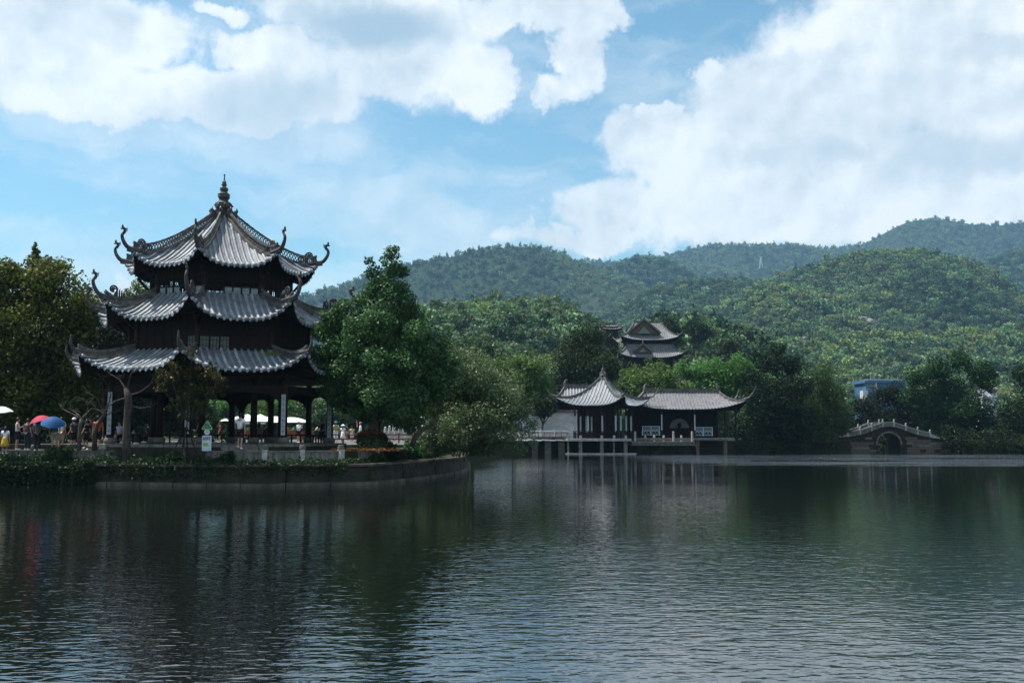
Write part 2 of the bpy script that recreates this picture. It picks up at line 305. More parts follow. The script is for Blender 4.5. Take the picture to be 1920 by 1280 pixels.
class MB:
    def __init__(s): s.v = []; s.f = []; s.m = []; s.mi = 0
    def add(s, vs, fs):
        o = len(s.v); s.v.extend([tuple(p) for p in vs]); s.f.extend([tuple(i + o for i in f) for f in fs]); s.m.extend([s.mi] * len(fs)); return s
    def box(s, c, d, rz=0.0, taper=1.0, M4=None):
        x, y, z = d[0] / 2, d[1] / 2, d[2] / 2; cr, sr = math.cos(rz), math.sin(rz); vs = []
        for k, t in ((-1, 1.0), (1, taper)):
            for (i, j) in ((-1, -1), (1, -1), (1, 1), (-1, 1)):
                a, b_ = i * x * t, j * y * t
                p = Vector((c[0] + a * cr - b_ * sr, c[1] + a * sr + b_ * cr, c[2] + k * z))
                vs.append(M4 @ p if M4 else p)
        return s.add(vs, [(3, 2, 1, 0), (4, 5, 6, 7), (0, 1, 5, 4), (1, 2, 6, 5), (2, 3, 7, 6), (3, 0, 4, 7)])
    def tube(s, pts, rad, n=6, cap=True):
        pts = [Vector(p) for p in pts]; m = len(pts)
        if not hasattr(rad, '__len__'): rad = [rad] * m
        up = Vector((0, 0, 1)); vs = []; prev = None
        for i, p in enumerate(pts):
            t = (pts[min(i + 1, m - 1)] - pts[max(i - 1, 0)])
            if t.length < 1e-9: t = Vector((0, 0, 1))
            t.normalize()
            if prev is None:
                a = t.cross(Vector((1, 0, 0)) if abs(t.z) > .9 else up).normalized()
            else:
                a = (prev - t * prev.dot(t)); a = a.normalized() if a.length > 1e-6 else t.orthogonal().normalized()
            prev = a; b_ = t.cross(a)
            for k in range(n):
                an = 2 * math.pi * k / n; vs.append(p + (a * math.cos(an) + b_ * math.sin(an)) * rad[i])
        fs = [(i * n + k, i * n + (k + 1) % n, (i + 1) * n + (k + 1) % n, (i + 1) * n + k) for i in range(m - 1) for k in range(n)]
        if cap: fs += [tuple(range(n - 1, -1, -1)), tuple((m - 1) * n + k for k in range(n))]
        return s.add(vs, fs)
    def bar(s, a, b_, w, h=None):
        """rectangular bar from a to b"""
        a, b_ = Vector(a), Vector(b_); h = h or w; t = (b_ - a); 
        if t.length < 1e-6: return s
        t.normalize(); side = t.cross(Vector((0, 0, 1)))
        side = side.normalized() if side.length > 1e-4 else Vector((1, 0, 0)); up = side.cross(t)
        vs = []
        for p in (a, b_):
            for (i, j) in ((-1, -1), (1, -1), (1, 1), (-1, 1)): vs.append(p + side * i * w / 2 + up * j * h / 2)
        return s.add(vs, [(0, 1, 2, 3), (7, 6, 5, 4), (0, 4, 5, 1), (1, 5, 6, 2), (2, 6, 7, 3), (3, 7, 4, 0)])
    def lathe(s, prof, n=12, c=(0, 0, 0), rot=0.0):
        vs = []; fs = []
        for (r, z) in prof:
            for k in range(n):
                a = rot + 2 * math.pi * k / n; vs.append((c[0] + r * math.cos(a), c[1] + r * math.sin(a), c[2] + z))
        for i in range(len(prof) - 1):
            for k in range(n): fs.append((i * n + k, i * n + (k + 1) % n, (i + 1) * n + (k + 1) % n, (i + 1) * n + k))
        fs.append(tuple(range(n - 1, -1, -1))); fs.append(tuple((len(prof) - 1) * n + k for k in range(n)))
        return s.add(vs, fs)
    def prism(s, poly, z0, z1):
        n = len(poly); vs = [(p[0], p[1], z0) for p in poly] + [(p[0], p[1], z1) for p in poly]
        fs = [(i, (i + 1) % n, n + (i + 1) % n, n + i) for i in range(n)] + [tuple(range(n - 1, -1, -1)), tuple(range(n, 2 * n))]
        return s.add(vs, fs)
    def mesh(s, name):
        me = bpy.data.meshes.new(name); me.from_pydata(s.v, [], s.f); me.validate(); me.update(); return me
    def build(s, name, m, parent=None, smooth=False, **tags):
        me = s.mesh(name); ms = m if isinstance(m, (list, tuple)) else [m]
        for q in ms: me.materials.append(q)
        if len(ms) > 1: me.polygons.foreach_set('material_index', s.m[:len(me.polygons)])
        if smooth: me.polygons.foreach_set('use_smooth', [True] * len(me.polygons))
        return link(name, me, parent, **tags)


def link(name, me, parent=None, loc=None, rz=None, **tags):
    o = bpy.data.objects.new(name, me); COL.objects.link(o)
    if parent is not None: o.parent = parent
    if loc is not None: o.location = loc
    if rz is not None: o.rotation_euler = (0, 0, rz)
    for k, v in tags.items():
        if v is not None: o[{'cat': 'category'}.get(k, k)] = v
    return o


def empty(name, loc, label, cat, rz=0.0, group=None):
    o = bpy.data.objects.new(name, None); COL.objects.link(o); o.location = loc; o.rotation_euler = (0, 0, rz)
    o['label'] = label; o['category'] = cat
    if group: o['group'] = group
    return o


def struct(o): o['kind'] = 'structure'; return o
def stuff(o): o['kind'] = 'stuff'; return o


def fastmesh(name, V, F, tint=None):
    """V (n,3), F (m,4) numpy; tint per face"""
    me = bpy.data.meshes.new(name); n, m = len(V), len(F); k = F.shape[1]
    me.vertices.add(n); me.vertices.foreach_set('co', V.astype(np.float32).ravel())
    me.loops.add(m * k); me.loops.foreach_set('vertex_index', F.astype(np.int32).ravel())
    me.polygons.add(m); me.polygons.foreach_set('loop_start', np.arange(0, m * k, k, dtype=np.int32))
    if tint is not None:
        a = me.attributes.new('tint', 'FLOAT', 'FACE'); a.data.foreach_set('value', tint.astype(np.float32))
    me.update(calc_edges=True)
    return me


def leaves(P, size, rg, droop=0.0, aspect=.55, up=.35, dirs=None, bias=1.1):
    """a bent leaf quad at every point of P"""
    n = len(P)
    nrm = rg.normal(size=(n, 3)); nrm[:, 2] += up
    if dirs is not None: nrm += dirs * bias
    nrm /= np.linalg.norm(nrm, axis=1)[:, None]
    t = rg.normal(size=(n, 3)); t[:, 2] -= droop * 3
    t -= nrm * (t * nrm).sum(1)[:, None]; t /= np.linalg.norm(t, axis=1)[:, None] + 1e-9
    b = np.cross(nrm, t); s = (size * rg.uniform(.6, 1.35, n))[:, None]
    V = np.stack([P - t * s, P + b * s * aspect, P + t * s, P - b * s * aspect], 1).reshape(-1, 3)
    return V, np.arange(n * 4).reshape(-1, 4)


def crown_points(clumps, n, rg, sub=9, shell=.72, subr=(.26, .46), flat_=.85):
    """points spread through small leaf clumps that sit on larger ones; returns points and a tint per point"""
    cl = []
    tot = sum(c[3] ** 2 for c in clumps)
    for (x, y, z, r) in clumps:
        cl.append((x, y, z, r * .72, rg.uniform(0, .4)))
        for k in range(sub):
            d = rg.normal(size=3); d /= np.linalg.norm(d); d[2] = d[2] * .8 + .12
            rr = r * rg.uniform(*subr); q = r * rg.uniform(.62, 1.0)
            cl.append((x + d[0] * q, y + d[1] * q, z + d[2] * q, rr, rg.uniform(0, 1)))
    cl = np.array(cl); w = cl[:, 3] ** 2; w /= w.sum()
    idx = rg.choice(len(cl), n, p=w); C = cl[idx]
    d = rg.normal(size=(n, 3)); d /= np.linalg.norm(d, axis=1)[:, None]
    rad = C[:, 3] * (shell + (1.08 - shell) * rg.uniform(0, 1, n)) * np.where(rg.uniform(0, 1, n) < .16, rg.uniform(.2, 1, n), 1)
    P = C[:, :3] + d * rad[:, None] * np.array([1, 1, flat_])
    tint = np.clip(C[:, 4] * .55 + rg.uniform(0, .42, n), 0, .95)
    crown_points.dirs = d
    return P, tint


def tree(name, label, Y, clumps, n, lf, size, base_px=None, trunk=.22, cat='tree', group=None, ground=1.6, seed=1, depth=.7, sub=9, droop=0, accent=0.0,
         bark='bark', limbs=6, weep=0.0, subr=(.3, .52), shell=.72, bends=None, up=.35, trunks=None, flat_=.85, cap=None):
    rg = np.random.default_rng(seed); cl = []; n = int(n * 1.3)
    for (px, py, r) in clumps:
        rm = r * Y / FPX * 1.1; dy = rg.uniform(-1, 1) * rm * depth; p = at(px, py, Y + dy); cl.append((p.x, p.y, p.z, rm))
        if r > 24 * 58 / Y * 1.2:        # fill the far side too: a crown is as deep as it is wide
            for s in (.8, -.35):
                q = at(px + rg.uniform(-.3, .3) * r, py + rg.uniform(-.1, .35) * r, Y + dy + rm * s); cl.append((q.x, q.y, q.z, rm * .8))
    bx = base_px if base_px is not None else sum(c[0] * c[2] for c in clumps) / sum(c[2] for c in clumps)
    base = Vector((xat(bx, Y, ground), Y, ground))
    root = empty(name, base, label, cat, group=group)
    P, tint = crown_points(cl, n, rg, sub, shell, subr, flat_); dirs = crown_points.dirs
    if weep:
        top = max(c[2] for c in cl); P[:, 2] -= rg.uniform(0, 1, n) ** 1.5 * weep * np.clip((P[:, 2] - ground - .6), 0, None) * .55
    mk = P[:, 2] > (ground - .35 if ground > 1.0 else .15); P = P[mk]; tint = tint[mk]; dirs = dirs[mk]
    if accent: tint = np.where(rg.uniform(0, 1, len(P)) < accent, 1.0, tint)
    V, F = leaves(P, size, rg, droop, up=up, dirs=dirs)
    me = fastmesh('crown', V - np.array(base), F, tint); me.materials.append(M[lf])
    link('crown', me, root)
    mb = MB(); big = sorted(cl, key=lambda c: -c[3])[:limbs]; cx = np.mean([c[0] for c in cl]); cz = np.mean([c[2] for c in cl]); cyy = np.mean([c[1] for c in cl])
    fork = Vector((base.x * .55 + cx * .45, base.y * .6 + cyy * .4, ground + (cz - ground) * .5))
    if trunks is None: trunks = [0.0]
    for tx in trunks:
        b0 = base + Vector((tx, 0, -.3)); mid = b0.lerp(fork, .5) + Vector((rg.uniform(-.2, .2), 0, 0))
        mb.tube([b0 - base, b0.lerp(mid, .4) - base + Vector((.04, 0, 0)), mid - base, fork - base], [trunk * 1.25, trunk, trunk * .9, trunk * .7], 8)
    for c in big:
        e = Vector(c[:3]); m1 = fork.lerp(e, .5) + Vector((0, 0, -.12 * (e - fork).length * .3))
        mb.tube([fork - base, m1 - base, e - base], [trunk * .55, trunk * .36, trunk * .12], 6)
        for k in range(3):
            q = e + Vector(rg.normal(size=3)) * c[3] * .6; mb.tube([m1.lerp(e, .5) - base, q - base], [trunk * .2, trunk * .05], 5)
    mb.build('trunk', M[bark], root, smooth=True)
    return root
# ------------------------------------------------------------------ water, bed, land, hills
LZ = 1.6
struct(MB().box((0, 1400, -1.75), (7400, 4000, .5)).build('ground', M['bed']))
me = MB().add([(-3500, -560, 0), (3500, -560, 0), (3500, 3000, 0), (-3500, 3000, 0)], [(0, 1, 2, 3)]).mesh('lake_water'); me.materials.append(M['water'])
struct(link('lake_water', me))
NEAR = [(-60, 44.0), (-35, 47.5)] + [tuple(ground_at(px, py)[:2]) for px, py in ((0, 908), (200, 910), (450, 912.5), (620, 911), (700, 909), (790, 899), (865, 887))]
FARS = [(-2.9, 70), (-3.6, 86), (-2.5, 104), (-1.0, 122), (2.7, 129), (8, 131), (16, 132), (30, 133), (40, 138), (47, 145.5), (53.2, 146.6), (53.2, 185), (57.6, 185), (57.6, 146.6), (64, 146), (74, 138), (84, 128), (100, 112), (118, 84), (140, 40), (150, -20)]
def _back(poly, d):
    out = []
    for i in range(len(poly)):
        a, b = Vector(poly[max(i - 1, 0)]), Vector(poly[min(i + 1, len(poly) - 1)]); t = (b - a).normalized(); out.append((poly[i][0] - t.y * d, poly[i][1] + t.x * d))
    return out


LAND = _back(NEAR, 1.62) + [(-4.6, 70), (-5.2, 86)] + FARS[2:] + [(3400, -20), (3400, 2900), (-3400, 2900), (-3400, 44)]


def prism_concave(poly, z0, z1, name, m):
    bm = bmesh.new(); vs = [bm.verts.new((x, y, z1)) for x, y in poly]
    es = [bm.edges.new((vs[i], vs[(i + 1) % len(vs)])) for i in range(len(vs))]
    bmesh.ops.triangle_fill(bm, use_beauty=True, use_dissolve=False, edges=es)
    bmesh.ops.recalc_face_normals(bm, faces=bm.faces)
    if sum(f.normal.z * f.calc_area() for f in bm.faces) < 0: bmesh.ops.reverse_faces(bm, faces=bm.faces)
    lo = [bm.verts.new((x, y, z0)) for x, y in poly]
    for i in range(len(vs)):
        j = (i + 1) % len(vs); bm.faces.new((vs[i], vs[j], lo[j], lo[i]))
    me = bpy.data.meshes.new(name); bm.to_mesh(me); bm.free(); me.materials.append(m); return link(name, me)


struct(prism_concave(LAND, -1.5, LZ, 'lakeside_ground', M['soil']))


def value_noise(seed):
    rg = np.random.default_rng(seed); tab = rg.uniform(-1, 1, (256, 256))
    def f(x, y):
        xi = np.floor(x).astype(int); yi = np.floor(y).astype(int); fx = x - xi; fy = y - yi
        fx = fx * fx * (3 - 2 * fx); fy = fy * fy * (3 - 2 * fy)
        g = lambda a, b: tab[a % 256, b % 256]
        return (g(xi, yi) * (1 - fx) + g(xi + 1, yi) * fx) * (1 - fy) + (g(xi, yi + 1) * (1 - fx) + g(xi + 1, yi + 1) * fx) * fy
    return f


HN = value_noise(5)
fbm = lambda x, y, o=4: sum(HN(x * 2 ** k + 17 * k, y * 2 ** k + 31 * k) / 2 ** k for k in range(o))


def hill(name, ridge, Yf, Yr, foot, amp, wl, m, gp=.8, nu=140, nt_=40, back=.35, skew=0.0):
    """a hill whose crest follows the given profile at distance Yr and which runs down to its foot at distance Yf"""
    pxs = np.linspace(ridge[0][0], ridge[-1][0], nu); rp = np.interp(pxs, [r[0] for r in ridge], [r[1] for r in ridge])
    # soften the polyline
    for _ in range(3): rp[1:-1] = (rp[:-2] + 2 * rp[1:-1] + rp[2:]) / 4
    T = np.linspace(0, 1 + back, nt_); V = []
    for t in T:
        Y = Yf + (Yr - Yf) * t
        for px, ry in zip(pxs, rp):
            if t <= 1:
                py = foot + (ry - foot) * t ** gp
                p = at(px, py, Y)
                X, z = p.x, p.z
                e = math.sin(math.pi * t) if t < 1 else 0
                z += amp * e * float(fbm(np.array(X / wl + skew * Y / wl), np.array(Y / wl * .8))) 
            else:
                p = at(px, ry, Yr); X = (px - 960) / FPX * Y; z = p.z * (1 - ((t - 1) / back) ** 1.5 * .95)
            V.append((X, Y, z if t > 0 else min(z, 0)))
    V = np.array(V); F = []
    for i in range(nt_ - 1):
        for j in range(nu - 1): F.append((i * nu + j, i * nu + j + 1, (i + 1) * nu + j + 1, (i + 1) * nu + j))
    F = np.array(F); me = fastmesh(name, V, F); me.materials.append(m); me.polygons.foreach_set('use_smooth', [True] * len(F))
    struct(link(name, me)); return V, F


HA = [(-900, 760), (-300, 742), (100, 725), (250, 700), (400, 650), (470, 600), (520, 575), (580, 553), (640, 540), (700, 515), (760, 498), (800, 492), (850, 480), (900, 468), (960, 462), (990, 461), (1020, 466), (1060, 480), (1090, 492), (1120, 503), (1180, 528), (1240, 560), (1300, 600), (1400, 660)]
HA2 = [(1080, 620), (1110, 540), (1140, 508), (1170, 494), (1200, 486), (1230, 487), (1260, 498), (1300, 520), (1380, 545), (1420, 535), (1460, 548), (1520, 600), (1600, 660)]
HB = [(1000, 520), (1060, 500), (1100, 490), (1140, 491), (1180, 492), (1240, 482), (1290, 468), (1340, 460), (1380, 459), (1420, 464), (1480, 464), (1540, 468), (1600, 466), (1640, 452), (1680, 430), (1710, 416), (1740, 411), (1790, 412), (1840, 421), (1880, 423), (1920, 419), (2000, 410), (2100, 440), (2300, 520)]
HC1 = [(1040, 660), (1100, 622), (1150, 590), (1200, 560), (1240, 545), (1290, 535), (1340, 528), (1380, 532), (1420, 545), (1480, 560), (1560, 600), (1640, 640)]
HC = [(1250, 660), (1320, 600), (1400, 556), (1440, 535), (1490, 515), (1540, 498), (1600, 485), (1650, 479), (1700, 478), (1750, 480), (1800, 488), (1840, 503), (1880, 530), (1920, 560), (1980, 600), (2060, 640), (2200, 690)]
HD = [(1760, 640), (1800, 560), (1830, 512), (1860, 492), (1900, 476), (1940, 466), (2000, 450), (2100, 440), (2250, 480), (2400, 600)]
HF = [(1150, 690), (1230, 665), (1300, 650), (1400, 640), (1500, 640), (1600, 640), (1700, 645), (1800, 640), (1900, 630), (2000, 620), (2100, 640), (2300, 690)]
HE = [(300, 790), (420, 765), (520, 735), (600, 690), (660, 640), (700, 605), (760, 590), (820, 584), (870, 578), (940, 570), (1000, 572), (1050, 583), (1090, 602), (1130, 625), (1180, 650), (1240, 668)]
HE2 = [(1130, 690), (1180, 640), (1240, 612), (1290, 606), (1340, 612), (1380, 628), (1420, 650), (1470, 690)]
HILLS = {}
HILLS['B'] = hill('far_ridge', HB, 2250, 3100, 640, 120, 420, M['hillsoil'], .9)
HILLS['A'] = hill('left_mountain', HA, 1000, 1850, 735, 85, 300, M['hillsoil'], .85)
HILLS['A2'] = hill('middle_mountain', HA2, 1500, 2100, 690, 60, 260, M['hillsoil'], .85)
HILLS['D'] = hill('right_mountain', HD, 1500, 2000, 720, 60, 240, M['hillsoil'], .9)
HILLS['C1'] = hill('bamboo_hill', HC1, 900, 1300, 730, 38, 170, M['hillsoil'], .8)
HILLS['C'] = hill('round_hill', HC, 720, 1120, 730, 27, 120, M['hillsoil'], .75)
HILLS['F'] = hill('foothill', HF, 420, 700, 800, 17, 90, M['hillsoil'], .8)
HILLS['E'] = hill('wooded_knoll', HE, 200, 420, 790, 7, 55, M['hillsoil'], .7, 80, 30)
HILLS['E2'] = hill('wooded_knoll', HE2, 255, 360, 790, 4, 40, M['hillsoil'], .7, 60, 24)

# crowns for the forest: a few shapes, scattered with geometry nodes (uncountable woods)
TMPL = bpy.data.collections.new('forest_crowns')


def crown_template(i, kind, lf, n=230):
    rg = np.random.default_rng(100 + i)
    if kind == 'round': cl = [(0, 0, .35, .55)] + [(rg.uniform(-.4, .4), rg.uniform(-.4, .4), rg.uniform(.3, .75), rg.uniform(.25, .4)) for _ in range(6)]
    elif kind == 'tall': cl = [(0, 0, .3, .4), (0, 0, .8, .32), (.05, 0, 1.2, .2)] + [(rg.uniform(-.3, .3), rg.uniform(-.3, .3), rg.uniform(.2, .9), .22) for _ in range(4)]
    else: cl = [(rg.uniform(-.4, .4), rg.uniform(-.4, .4), rg.uniform(.2, .9), rg.uniform(.18, .3)) for _ in range(8)]
    P, tint = crown_points(cl, n, rg, 5, .75); V, F = leaves(P, .10, rg, up=.3, dirs=crown_points.dirs, bias=1.8); me = fastmesh('crown_shape', V, F, tint); me.materials.append(M[lf])
    o = bpy.data.objects.new('forest_crown', me); TMPL.objects.link(o)


KINDS = [('round', 'lf_hill'), ('round', 'lf_hill'), ('round', 'lf_hill3'), ('tall', 'lf_hill3'), ('fluffy', 'lf_hill2'), ('round', 'lf_mid'), ('round', 'lf_dark'), ('fluffy', 'lf_hill')]
for i, (a_, b_) in enumerate(KINDS): crown_template(i, a_, b_)
ng = bpy.data.node_groups.new('forest_scatter', 'GeometryNodeTree')
ng.interface.new_socket('Geometry', in_out='INPUT', socket_type='NodeSocketGeometry'); ng.interface.new_socket('Geometry', in_out='OUTPUT', socket_type='NodeSocketGeometry')
gi = ng.nodes.new('NodeGroupInput'); go = ng.nodes.new('NodeGroupOutput'); iop = ng.nodes.new('GeometryNodeInstanceOnPoints'); ci = ng.nodes.new('GeometryNodeCollectionInfo')
ci.inputs['Collection'].default_value = TMPL; ci.inputs['Separate Children'].default_value = True; ci.inputs['Reset Children'].default_value = True
iop.inputs['Pick Instance'].default_value = True


def nattr(name, typ):
    n = ng.nodes.new('GeometryNodeInputNamedAttribute'); n.data_type = typ; n.inputs['Name'].default_value = name; return n.outputs['Attribute']


ng.links.new(gi.outputs[0], iop.inputs['Points']); ng.links.new(ci.outputs[0], iop.inputs['Instance'])
ng.links.new(nattr('pick', 'INT'), iop.inputs['Instance Index']); ng.links.new(nattr('scl', 'FLOAT_VECTOR'), iop.inputs['Scale'])
ng.links.new(nattr('rot', 'FLOAT_VECTOR'), iop.inputs['Rotation']); ng.links.new(iop.outputs[0], go.inputs[0])


def forest(name, key, n, size, weights, seed, patch=60.0, bright=None, label=None):
    V, F = HILLS[key]; rg = np.random.default_rng(seed)
    A_, B_, C_, D_ = (V[F[:, k]] for k in range(4)); ar = np.linalg.norm(np.cross(B_ - A_, D_ - A_), axis=1)
    ar = ar * np.where(A_[:, 2] < -2, 0, 1); ymax = V[:, 1].max(); yr = V[:, 1].min() + (ymax - V[:, 1].min()) / 1.35 * 1.12
    ar = ar * np.where(A_[:, 1] > yr, 0, 1)
    idx = rg.choice(len(F), n, p=ar / ar.sum()); u = rg.uniform(0, 1, (n, 1)); v = rg.uniform(0, 1, (n, 1))
    P = (A_[idx] * (1 - u) + B_[idx] * u) * (1 - v) + (D_[idx] * (1 - u) + C_[idx] * u) * v
    nz = fbm(P[:, 0] / patch, P[:, 1] / patch, 3); w = np.array(weights, float)
    W = np.repeat(w[None], n, 0); W[:, [4, 7]] *= np.clip(1 + nz * 2.6, .05, 4)[:, None] ** 2; W[:, [2, 3, 6]] *= np.clip(1 - nz * 2.2, .1, 4)[:, None] ** 1.5
    if bright: W[:, 4] *= 1 + 9 * np.exp(-((P[:, 0] / P[:, 1] * FPX + 960 - bright[0]) / bright[1]) ** 2) * (rg.uniform(0, 1, n) < .8)
    W /= W.sum(1)[:, None]; pick = (W.cumsum(1) < rg.uniform(0, 1, (n, 1))).sum(1)
    s = size * np.exp(rg.normal(0, .42, n)) * (1 + .35 * fbm(P[:, 0] / patch + 9, P[:, 1] / patch + 4, 2)); s = np.clip(s, size * .35, size * 2.0)
    P[:, 2] -= s * .05
    me = bpy.data.meshes.new(name); me.vertices.add(n); me.vertices.foreach_set('co', P.astype(np.float32).ravel())
    a = me.attributes.new('pick', 'INT', 'POINT'); a.data.foreach_set('value', pick.astype(np.int32))
    S = np.stack([s, s, s * rg.uniform(.85, 1.35, n)], 1); a = me.attributes.new('scl', 'FLOAT_VECTOR', 'POINT'); a.data.foreach_set('vector', S.astype(np.float32).ravel())
    Rr = np.zeros((n, 3)); Rr[:, 2] = rg.uniform(0, 6.28, n); a = me.attributes.new('rot', 'FLOAT_VECTOR', 'POINT'); a.data.foreach_set('vector', Rr.astype(np.float32).ravel())
    o = stuff(link(name, me)); o['label'] = label
    md = o.modifiers.new('scatter', 'NODES'); md.node_group = ng
    return o


FR = [3, 3, 2, .6, .5, 1.2, .8, 1]
forest('hill_forest', 'B', 22000, 8.0, FR, 11, 250, (1310, 60), label='blue green forest covering the farthest mountain ridge')
forest('hill_forest', 'A', 22000, 5.8, [3, 3, 3, 1.5, .3, 1, 1.2, 1], 12, 160, label='forest covering the mountain behind the big tree')
forest('hill_forest', 'A2', 12000, 7.0, [3, 3, 3, .6, .3, 1, 2, 1], 13, 160, label='dark forest on the middle spur above the distant tower')
forest('hill_forest', 'D', 11000, 7.0, FR, 14, 150, label='forest on the mountainside at the right edge')
forest('hill_forest', 'C1', 9000, 6.0, FR, 15, 90, (1330, 70), label='bright bamboo and tree cover on the low hill left of the round hill')
forest('hill_forest', 'C', 12000, 5.4, FR, 16, 70, (1440, 40), label='tree cover on the round sunlit hill')
forest('hill_forest', 'F', 10000, 4.8, [3, 3, 1, .2, 1.2, 1, .5, 2], 17, 45, label='woods on the slope at the foot of the round hill')
forest('knoll_wood', 'E', 5000, 3.5, [3, 3, 1.5, .3, .3, 3, 3, 1.5], 18, 30, label='dark wood on the knoll behind the willow bush')
forest('knoll_wood', 'E2', 1500, 3.5, [1, 1, 1.5, .3, .2, 2, 4, .8], 19, 30, label='dark wood on the knoll right of the distant tower')
# bare rock faces showing through the woods
def rock(px, py, w, h, seed, key):
    V, F = HILLS[key]; rg = np.random.default_rng(seed)
    # find the surface point seen at this pixel
    d = raydir(px, py); U = (V[:, 0] / V[:, 1] * (math.cos(PITCH) + 0)) ; best = None
    for v in V:
        q = Vector((v[0], v[1], v[2] - CAMZ)); t = q.y / d.y; e = abs(q.x - d.x * t) + abs(q.z - d.z * t)
        e /= q.y
        if best is None or e < best[0]: best = (e, v)
    c = best[1]; s = c[1] / FPX; mb = MB()
    for k in range(9):
        o = Vector((c[0] + rg.uniform(-.5, .5) * w * s, c[1] + rg.uniform(-3, 3), c[2] + 2 + rg.uniform(-.5, .5) * h * s)); r = rg.uniform(.14, .3) * w * s
        bm = bmesh.new(); bmesh.ops.create_icosphere(bm, subdivisions=2, radius=r)
        for vv in bm.verts:
            n_ = vv.co.normalized(); vv.co *= 1 + .35 * float(fbm(np.array(n_.x * 2 + k), np.array(n_.y * 2 + n_.z * 2 + k), 3)); vv.co.z *= .8
        i0 = {vv: i for i, vv in enumerate(bm.verts)}; mb.add([vv.co + o for vv in bm.verts], [tuple(i0[x] for x in f.verts) for f in bm.faces]); bm.free()
    ob = mb.build('rock_outcrop', M['rock'])
    return ob
r1 = rock(1620, 612, 34, 14, 3, 'C'); r1['label'] = 'bare grey rock face in the woods below the round hill'; r1['category'] = 'rock'
r2 = rock(1500, 645, 26, 10, 4, 'F'); r2['label'] = 'small reddish rock face above the dark tree'; r2['category'] = 'rock'
r3 = rock(1285, 612, 14, 8, 5, 'C1'); r3['label'] = 'pale bare rock patch right of the distant tower roof'; r3['category'] = 'rock'

# ------------------------------------------------------------------ haze
hz = bpy.data.materials.new('thin air haze'); hz.use_nodes = True; nt = hz.node_tree; nt.nodes.clear()
pv = nn(nt, 'ShaderNodeVolumePrincipled'); pv.inputs['Color'].default_value = (.36, .66, 1.0, 1); pv.inputs['Density'].default_value = .00011; pv.inputs['Anisotropy'].default_value = .2
o_ = nn(nt, 'ShaderNodeOutputMaterial'); nt.links.new(pv.outputs[0], o_.inputs['Volume'])
stuff(MB().box((0, 1400, 450 - 1.6), (7460, 4060, 902)).build('haze', hz))
# ------------------------------------------------------------------ the three-tiered octagonal pavilion
PC = Vector((-16.2, 55.0, 0)); TH = R(3.3); OCT = math.tan(math.pi / 8)


def face_z(a, s, p):
    """height of a roof face at distance a from the axis and s along the face"""
    a0, a1, z0, z1, lift, pw, hl = p['a0'], p['a1'], p['z0'], p['z1'], p['lift'], p.get('pw', 1.45), p['h']
    t = min(1.12, max(0, (a - a0) / (a1 - a0))); u = min(1.0, abs(s) / max(1e-6, a * hl))
    return z1 + (z0 - z1) * max(0, 1 - t) ** pw - .15 * (t - 1) * (t > 1) + lift * u ** 3.2 * t ** 2.2


def eave_a(s, p):
    """the eave bows outwards towards the corners"""
    w = p['a1'] * p['h']; return p['a1'] + p['ext'] * min(1.3, abs(s) / w) ** 3


def roof_shell(p, n, zo=0.0, under=False, nu=14, nv=9):
    mb = MB(); al = 2 * math.pi / n
    for k in range(n):
        c, s_ = math.cos(k * al), math.sin(k * al); grid = []
        for j in range(nv + 1):
            v = j / nv; row = []
            for i in range(-nu, nu + 1):
                u = i / nu; a = p['a0'] + (p['a1'] - p['a0']) * v
                a = a + p['ext'] * abs(u) ** 3 * v ** 3; s = u * a * p['h']
                z = face_z(a, s, p) + zo - (.0 if not under else .14 * (1 - .3 * v))
                row.append((s * c - (-a) * s_, s * s_ + (-a) * c, z))
            grid.append(row)
        m = 2 * nu + 1; vs = [q for r in grid for q in r]
        fs = [(j * m + i, j * m + i + 1, (j + 1) * m + i + 1, (j + 1) * m + i) for j in range(nv) for i in range(m - 1)]
        if not under: fs = [f[::-1] for f in fs]
        mb.add(vs, fs)
    return mb


def rib_mesh(s, p, r=.085, seg=13, cap=True, ring=5):
    """one column of cover tiles running down a roof face to its round eave tile"""
    mb = MB(); ae = eave_a(s, p) + .04; am = max(p['a0'], abs(s) / p['h'] + .05)
    if ae - am < .12: return None
    pts = []; n = max(4, int((ae - am) / .24))
    for j in range(n):
        for (q, rr) in ((0.0, .86), (.96, 1.0)):
            a = am + (ae - am) * (j + q) / n; pts.append((a, face_z(a, s, p), r * rr))
    vs = []; fs = []
    for (a, z, rr) in pts:
        for k in range(ring):
            an = math.pi * k / (ring - 1); vs.append((s + rr * math.cos(an), -a, z + .02 + rr * 1.15 * math.sin(an)))
    m = len(pts)
    fs = [(i * ring + k, i * ring + k + 1, (i + 1) * ring + k + 1, (i + 1) * ring + k) for i in range(m - 1) for k in range(ring - 1)]
    mb.add(vs, fs)
    if cap:   # round end tile
        a, z, rr = pts[-1]; cx = (s, -a - .012, z + .03); ns = 10; rr = r * 1.22
        vs = [(cx[0] + rr * math.cos(2 * math.pi * k / ns), cx[1] + e, cx[2] + rr * math.sin(2 * math.pi * k / ns)) for e in (0.03, -.01) for k in range(ns)]
        mb.add(vs, [(k, (k + 1) % ns, ns + (k + 1) % ns, ns + k) for k in range(ns)] + [tuple(range(ns, 2 * ns))])
    return mb


